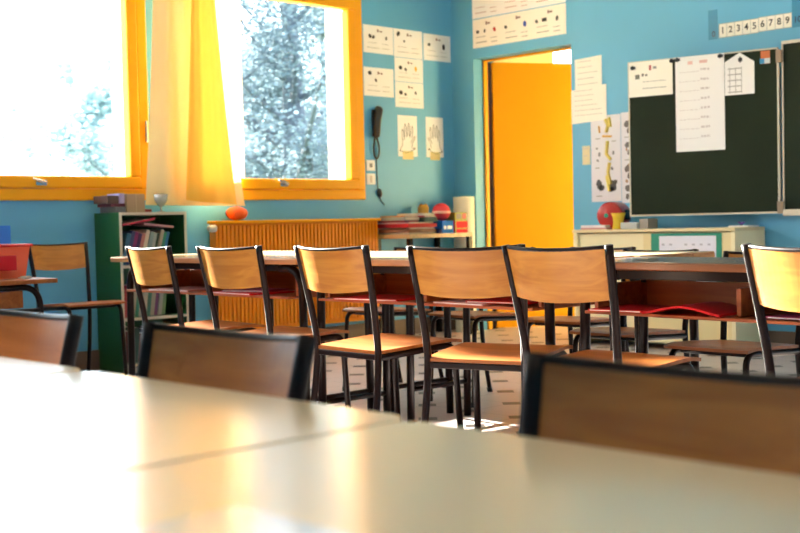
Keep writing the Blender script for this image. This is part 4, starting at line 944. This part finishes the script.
# ------------------------------------------------------------------ corner table between radiator and door
TX0, TX1, TY0, TY1, TZ = -6.785, -6.385, 6.275, 6.975, 0.808
t = thing('side_table', 'wooden side table in the room corner carrying books and boxes', 'table', (0, 0, 0))
b = newbm(); bx(b, TX0, TX1, TY0, TY1, TZ-0.032, TZ); obj('table_top', b, wood('side_top', (.62,.42,.22), (.46,.28,.13)), t, bevel=0.003)
for x in (TX0+0.03, TX1-0.02):
    for y in (TY0+0.02, TY1-0.02):
        b = newbm(); bx(b, x-0.018, x+0.018, y-0.018, y+0.018, 0, TZ-0.032); obj('leg', b, BROWNMETAL, t, bevel=0.002)
z = TZ+0.0005
GC = 'books and folders stacked on the corner table'
def slab(x0, x1, y0, y1, h, col, label, rz=0, cat='book', group=GC):
    global z
    b = newbm(); w, d = x1-x0, y1-y0; bx(b, -w/2, w/2, -d/2, d/2, 0, h)
    o = obj('book', b, mat('cover_'+label[:24], tuple(c*.75 for c in col), .6, spec=.25), loc=((x0+x1)/2, (y0+y1)/2, z), rot=(0, 0, R(rz)), bevel=0.002); tag(o, label, cat, group)
    if ('thin' in label or 'grey-green' in label): p = newbm(); bx(p, w/2-0.002, w/2+0.0008, -d/2+0.004, d/2-0.004, h*.2, h*.8); obj('pages', p, plain((.55,.50,.44), .7), o)
    z += h+0.0006
slab(-6.76, -6.42, 6.30, 6.60, .012, (.50,.44,.36), 'beige folder at the very bottom of the stack on the corner table')
slab(-6.75, -6.42, 6.30, 6.60, .026, (.30,.13,.08), 'brown book second from the bottom of the stack on the corner table', 1)
slab(-6.76, -6.42, 6.31, 6.58, .010, (.55,.50,.46), 'thin whitish book in the lower part of the corner stack')
slab(-6.76, -6.41, 6.29, 6.60, .030, (.55,.02,.03), 'thick red folder in the middle of the stack on the corner table', -1)
slab(-6.75, -6.42, 6.30, 6.57, .010, (.70,.44,.40), 'pale pink thin book on the red folder in the corner stack', 2)
zz0 = z
slab(-6.76, -6.46, 6.30, 6.45, .014, (.28,.03,.06), 'dark wine-red book on the left pile of the corner stack')
slab(-6.76, -6.46, 6.305, 6.46, .026, (.40,.46,.42), 'grey-green book on the left pile of the corner stack', -1)
slab(-6.74, -6.47, 6.31, 6.455, .010, (.55,.26,.12), 'thin tan book topping the left pile of the corner stack')
z = zz0
slab(-6.74, -6.42, 6.475, 6.615, .036, (.04,.085,.09), 'dark slate binder on the right pile of the corner stack', -1)
slab(-6.74, -6.43, 6.480, 6.61, .012, (.38,.04,.07), 'thin maroon book under the white one on the right pile of the corner stack')
slab(-6.73, -6.44, 6.480, 6.605, .018, (.74,.72,.66), 'white book topping the right pile of the corner stack')
z = TZ+0.0005
b = newbm(); tube(b, smooth_path([(-6.395, 6.618, z+0.018), (-6.50, 6.640, z+0.020), (-6.60, 6.645, z+0.05), (-6.62, 6.645, z+0.09)], 5), [0.017]*6+[0.019]*5+[0.019]*4+[0.012]*1, 12)
o = obj('cloth_pouch', b, plain((.01,.025,.16), .8), smooth=True); tag(o, 'dark navy cloth pouch slumped between the book stack and the blue box', 'pouch')
def carton(label, x0, x1, y0, y1, z, h, col, marks):
    b = newbm(); bx(b, x0, x1, y0, y1, z, z+h); o = obj('carton', b, mat('carton_'+label[:14], col, .6, spec=.2), bevel=0.002); tag(o, label, 'box')
    for nm, c2, (u, v, w, hh) in marks:
        b = newbm(); yy0 = y0+(y1-y0)*u; bx(b, x1, x1+0.0012, yy0, yy0+(y1-y0)*w, z+h*(1-v-hh), z+h*(1-v)); obj(nm, b, plain(c2, .4), o)
    return o
carton('bright blue box with white marks on the corner table', -6.56, -6.420, 6.668, 6.795, z, .098, (.01,.16,.62), [('front_label', (.75,.78,.80), (.14,.42,.20,.26)), ('front_label', (.75,.78,.80), (.46,.42,.40,.26))])
carton('red box with olive-green edges on the corner table near the door', -6.56, -6.420, 6.812, 6.960, z, .098, (.72,.012,.02), [('front_band', (.36,.32,.04), (0,0,1,.08)), ('front_band', (.36,.32,.04), (0,0.08,.08,.92)), ('front_band', (.36,.32,.04), (0.08,.62,.92,.08))])
carton('olive box with a dark grey window lying on the red box', -6.56, -6.422, 6.815, 6.955, z+.0988, .062, (.30,.28,.05), [('front_label', (.18,.14,.14), (.12,.18,.40,.65)), ('front_label', (.50,.05,.05), (.60,.15,.32,.68))])
t = thing('toy_ball', 'soft red ball resting on the blue box on the corner table', 'ball', (-6.49, 6.732, z+.0985))
b = newbm(); lathe(b, [(0.02, 0), (.050, .016), (.068, .045), (.072, .075), (.062, .105), (.038, .128), (.008, .136)], 24); obj('body', b, plain((.60,.03,.05), .6), t, smooth=True)
b = newbm(); lathe(b, [(0.0722, .055), (0.0735, .060), (.0738, .070), (.0728, .075)], 24); obj('stripe', b, plain((.72,.46,.38), .6), t, smooth=True)
t = thing('soft_toy', 'small ochre soft toy standing behind the red ball on the corner table', 'toy', (-6.70, 6.745, z))
b = newbm(); lathe(b, [(0.03, 0), (.045, .03), (.048, .11), (.042, .17), (.045, .20), (.036, .222), (.01, .230)], 18); obj('body', b, plain((.52,.30,.05), .8), t, smooth=True)
for s2 in (-1, 1):
    b = newbm(); lathe(b, [(.003, 0), (.014, .006), (.014, .016), (.004, .024)], 10, c=(0, s2*.026, 0.212)); obj('ear', b, plain((.36,.18,.04), .8), t, smooth=True)
t = thing('paper_roll', 'tall white roll of paper standing on the floor behind the corner table', 'paper roll', (-6.575, 7.085, 0.0))
b = newbm(); lathe(b, [(0.018, 0), (0.086, 0), (0.086, 1.095), (0.018, 1.095), (0.018, 0.01)], 32); obj('roll', b, plain((.80,.78,.66), .6), t)
b = newbm(); lathe(b, [(0.0175, 0.002), (0.0175, 1.099), (0.014, 1.099), (0.014, 0.004)], 16); obj('core', b, plain((.40,.30,.18), .7), t)
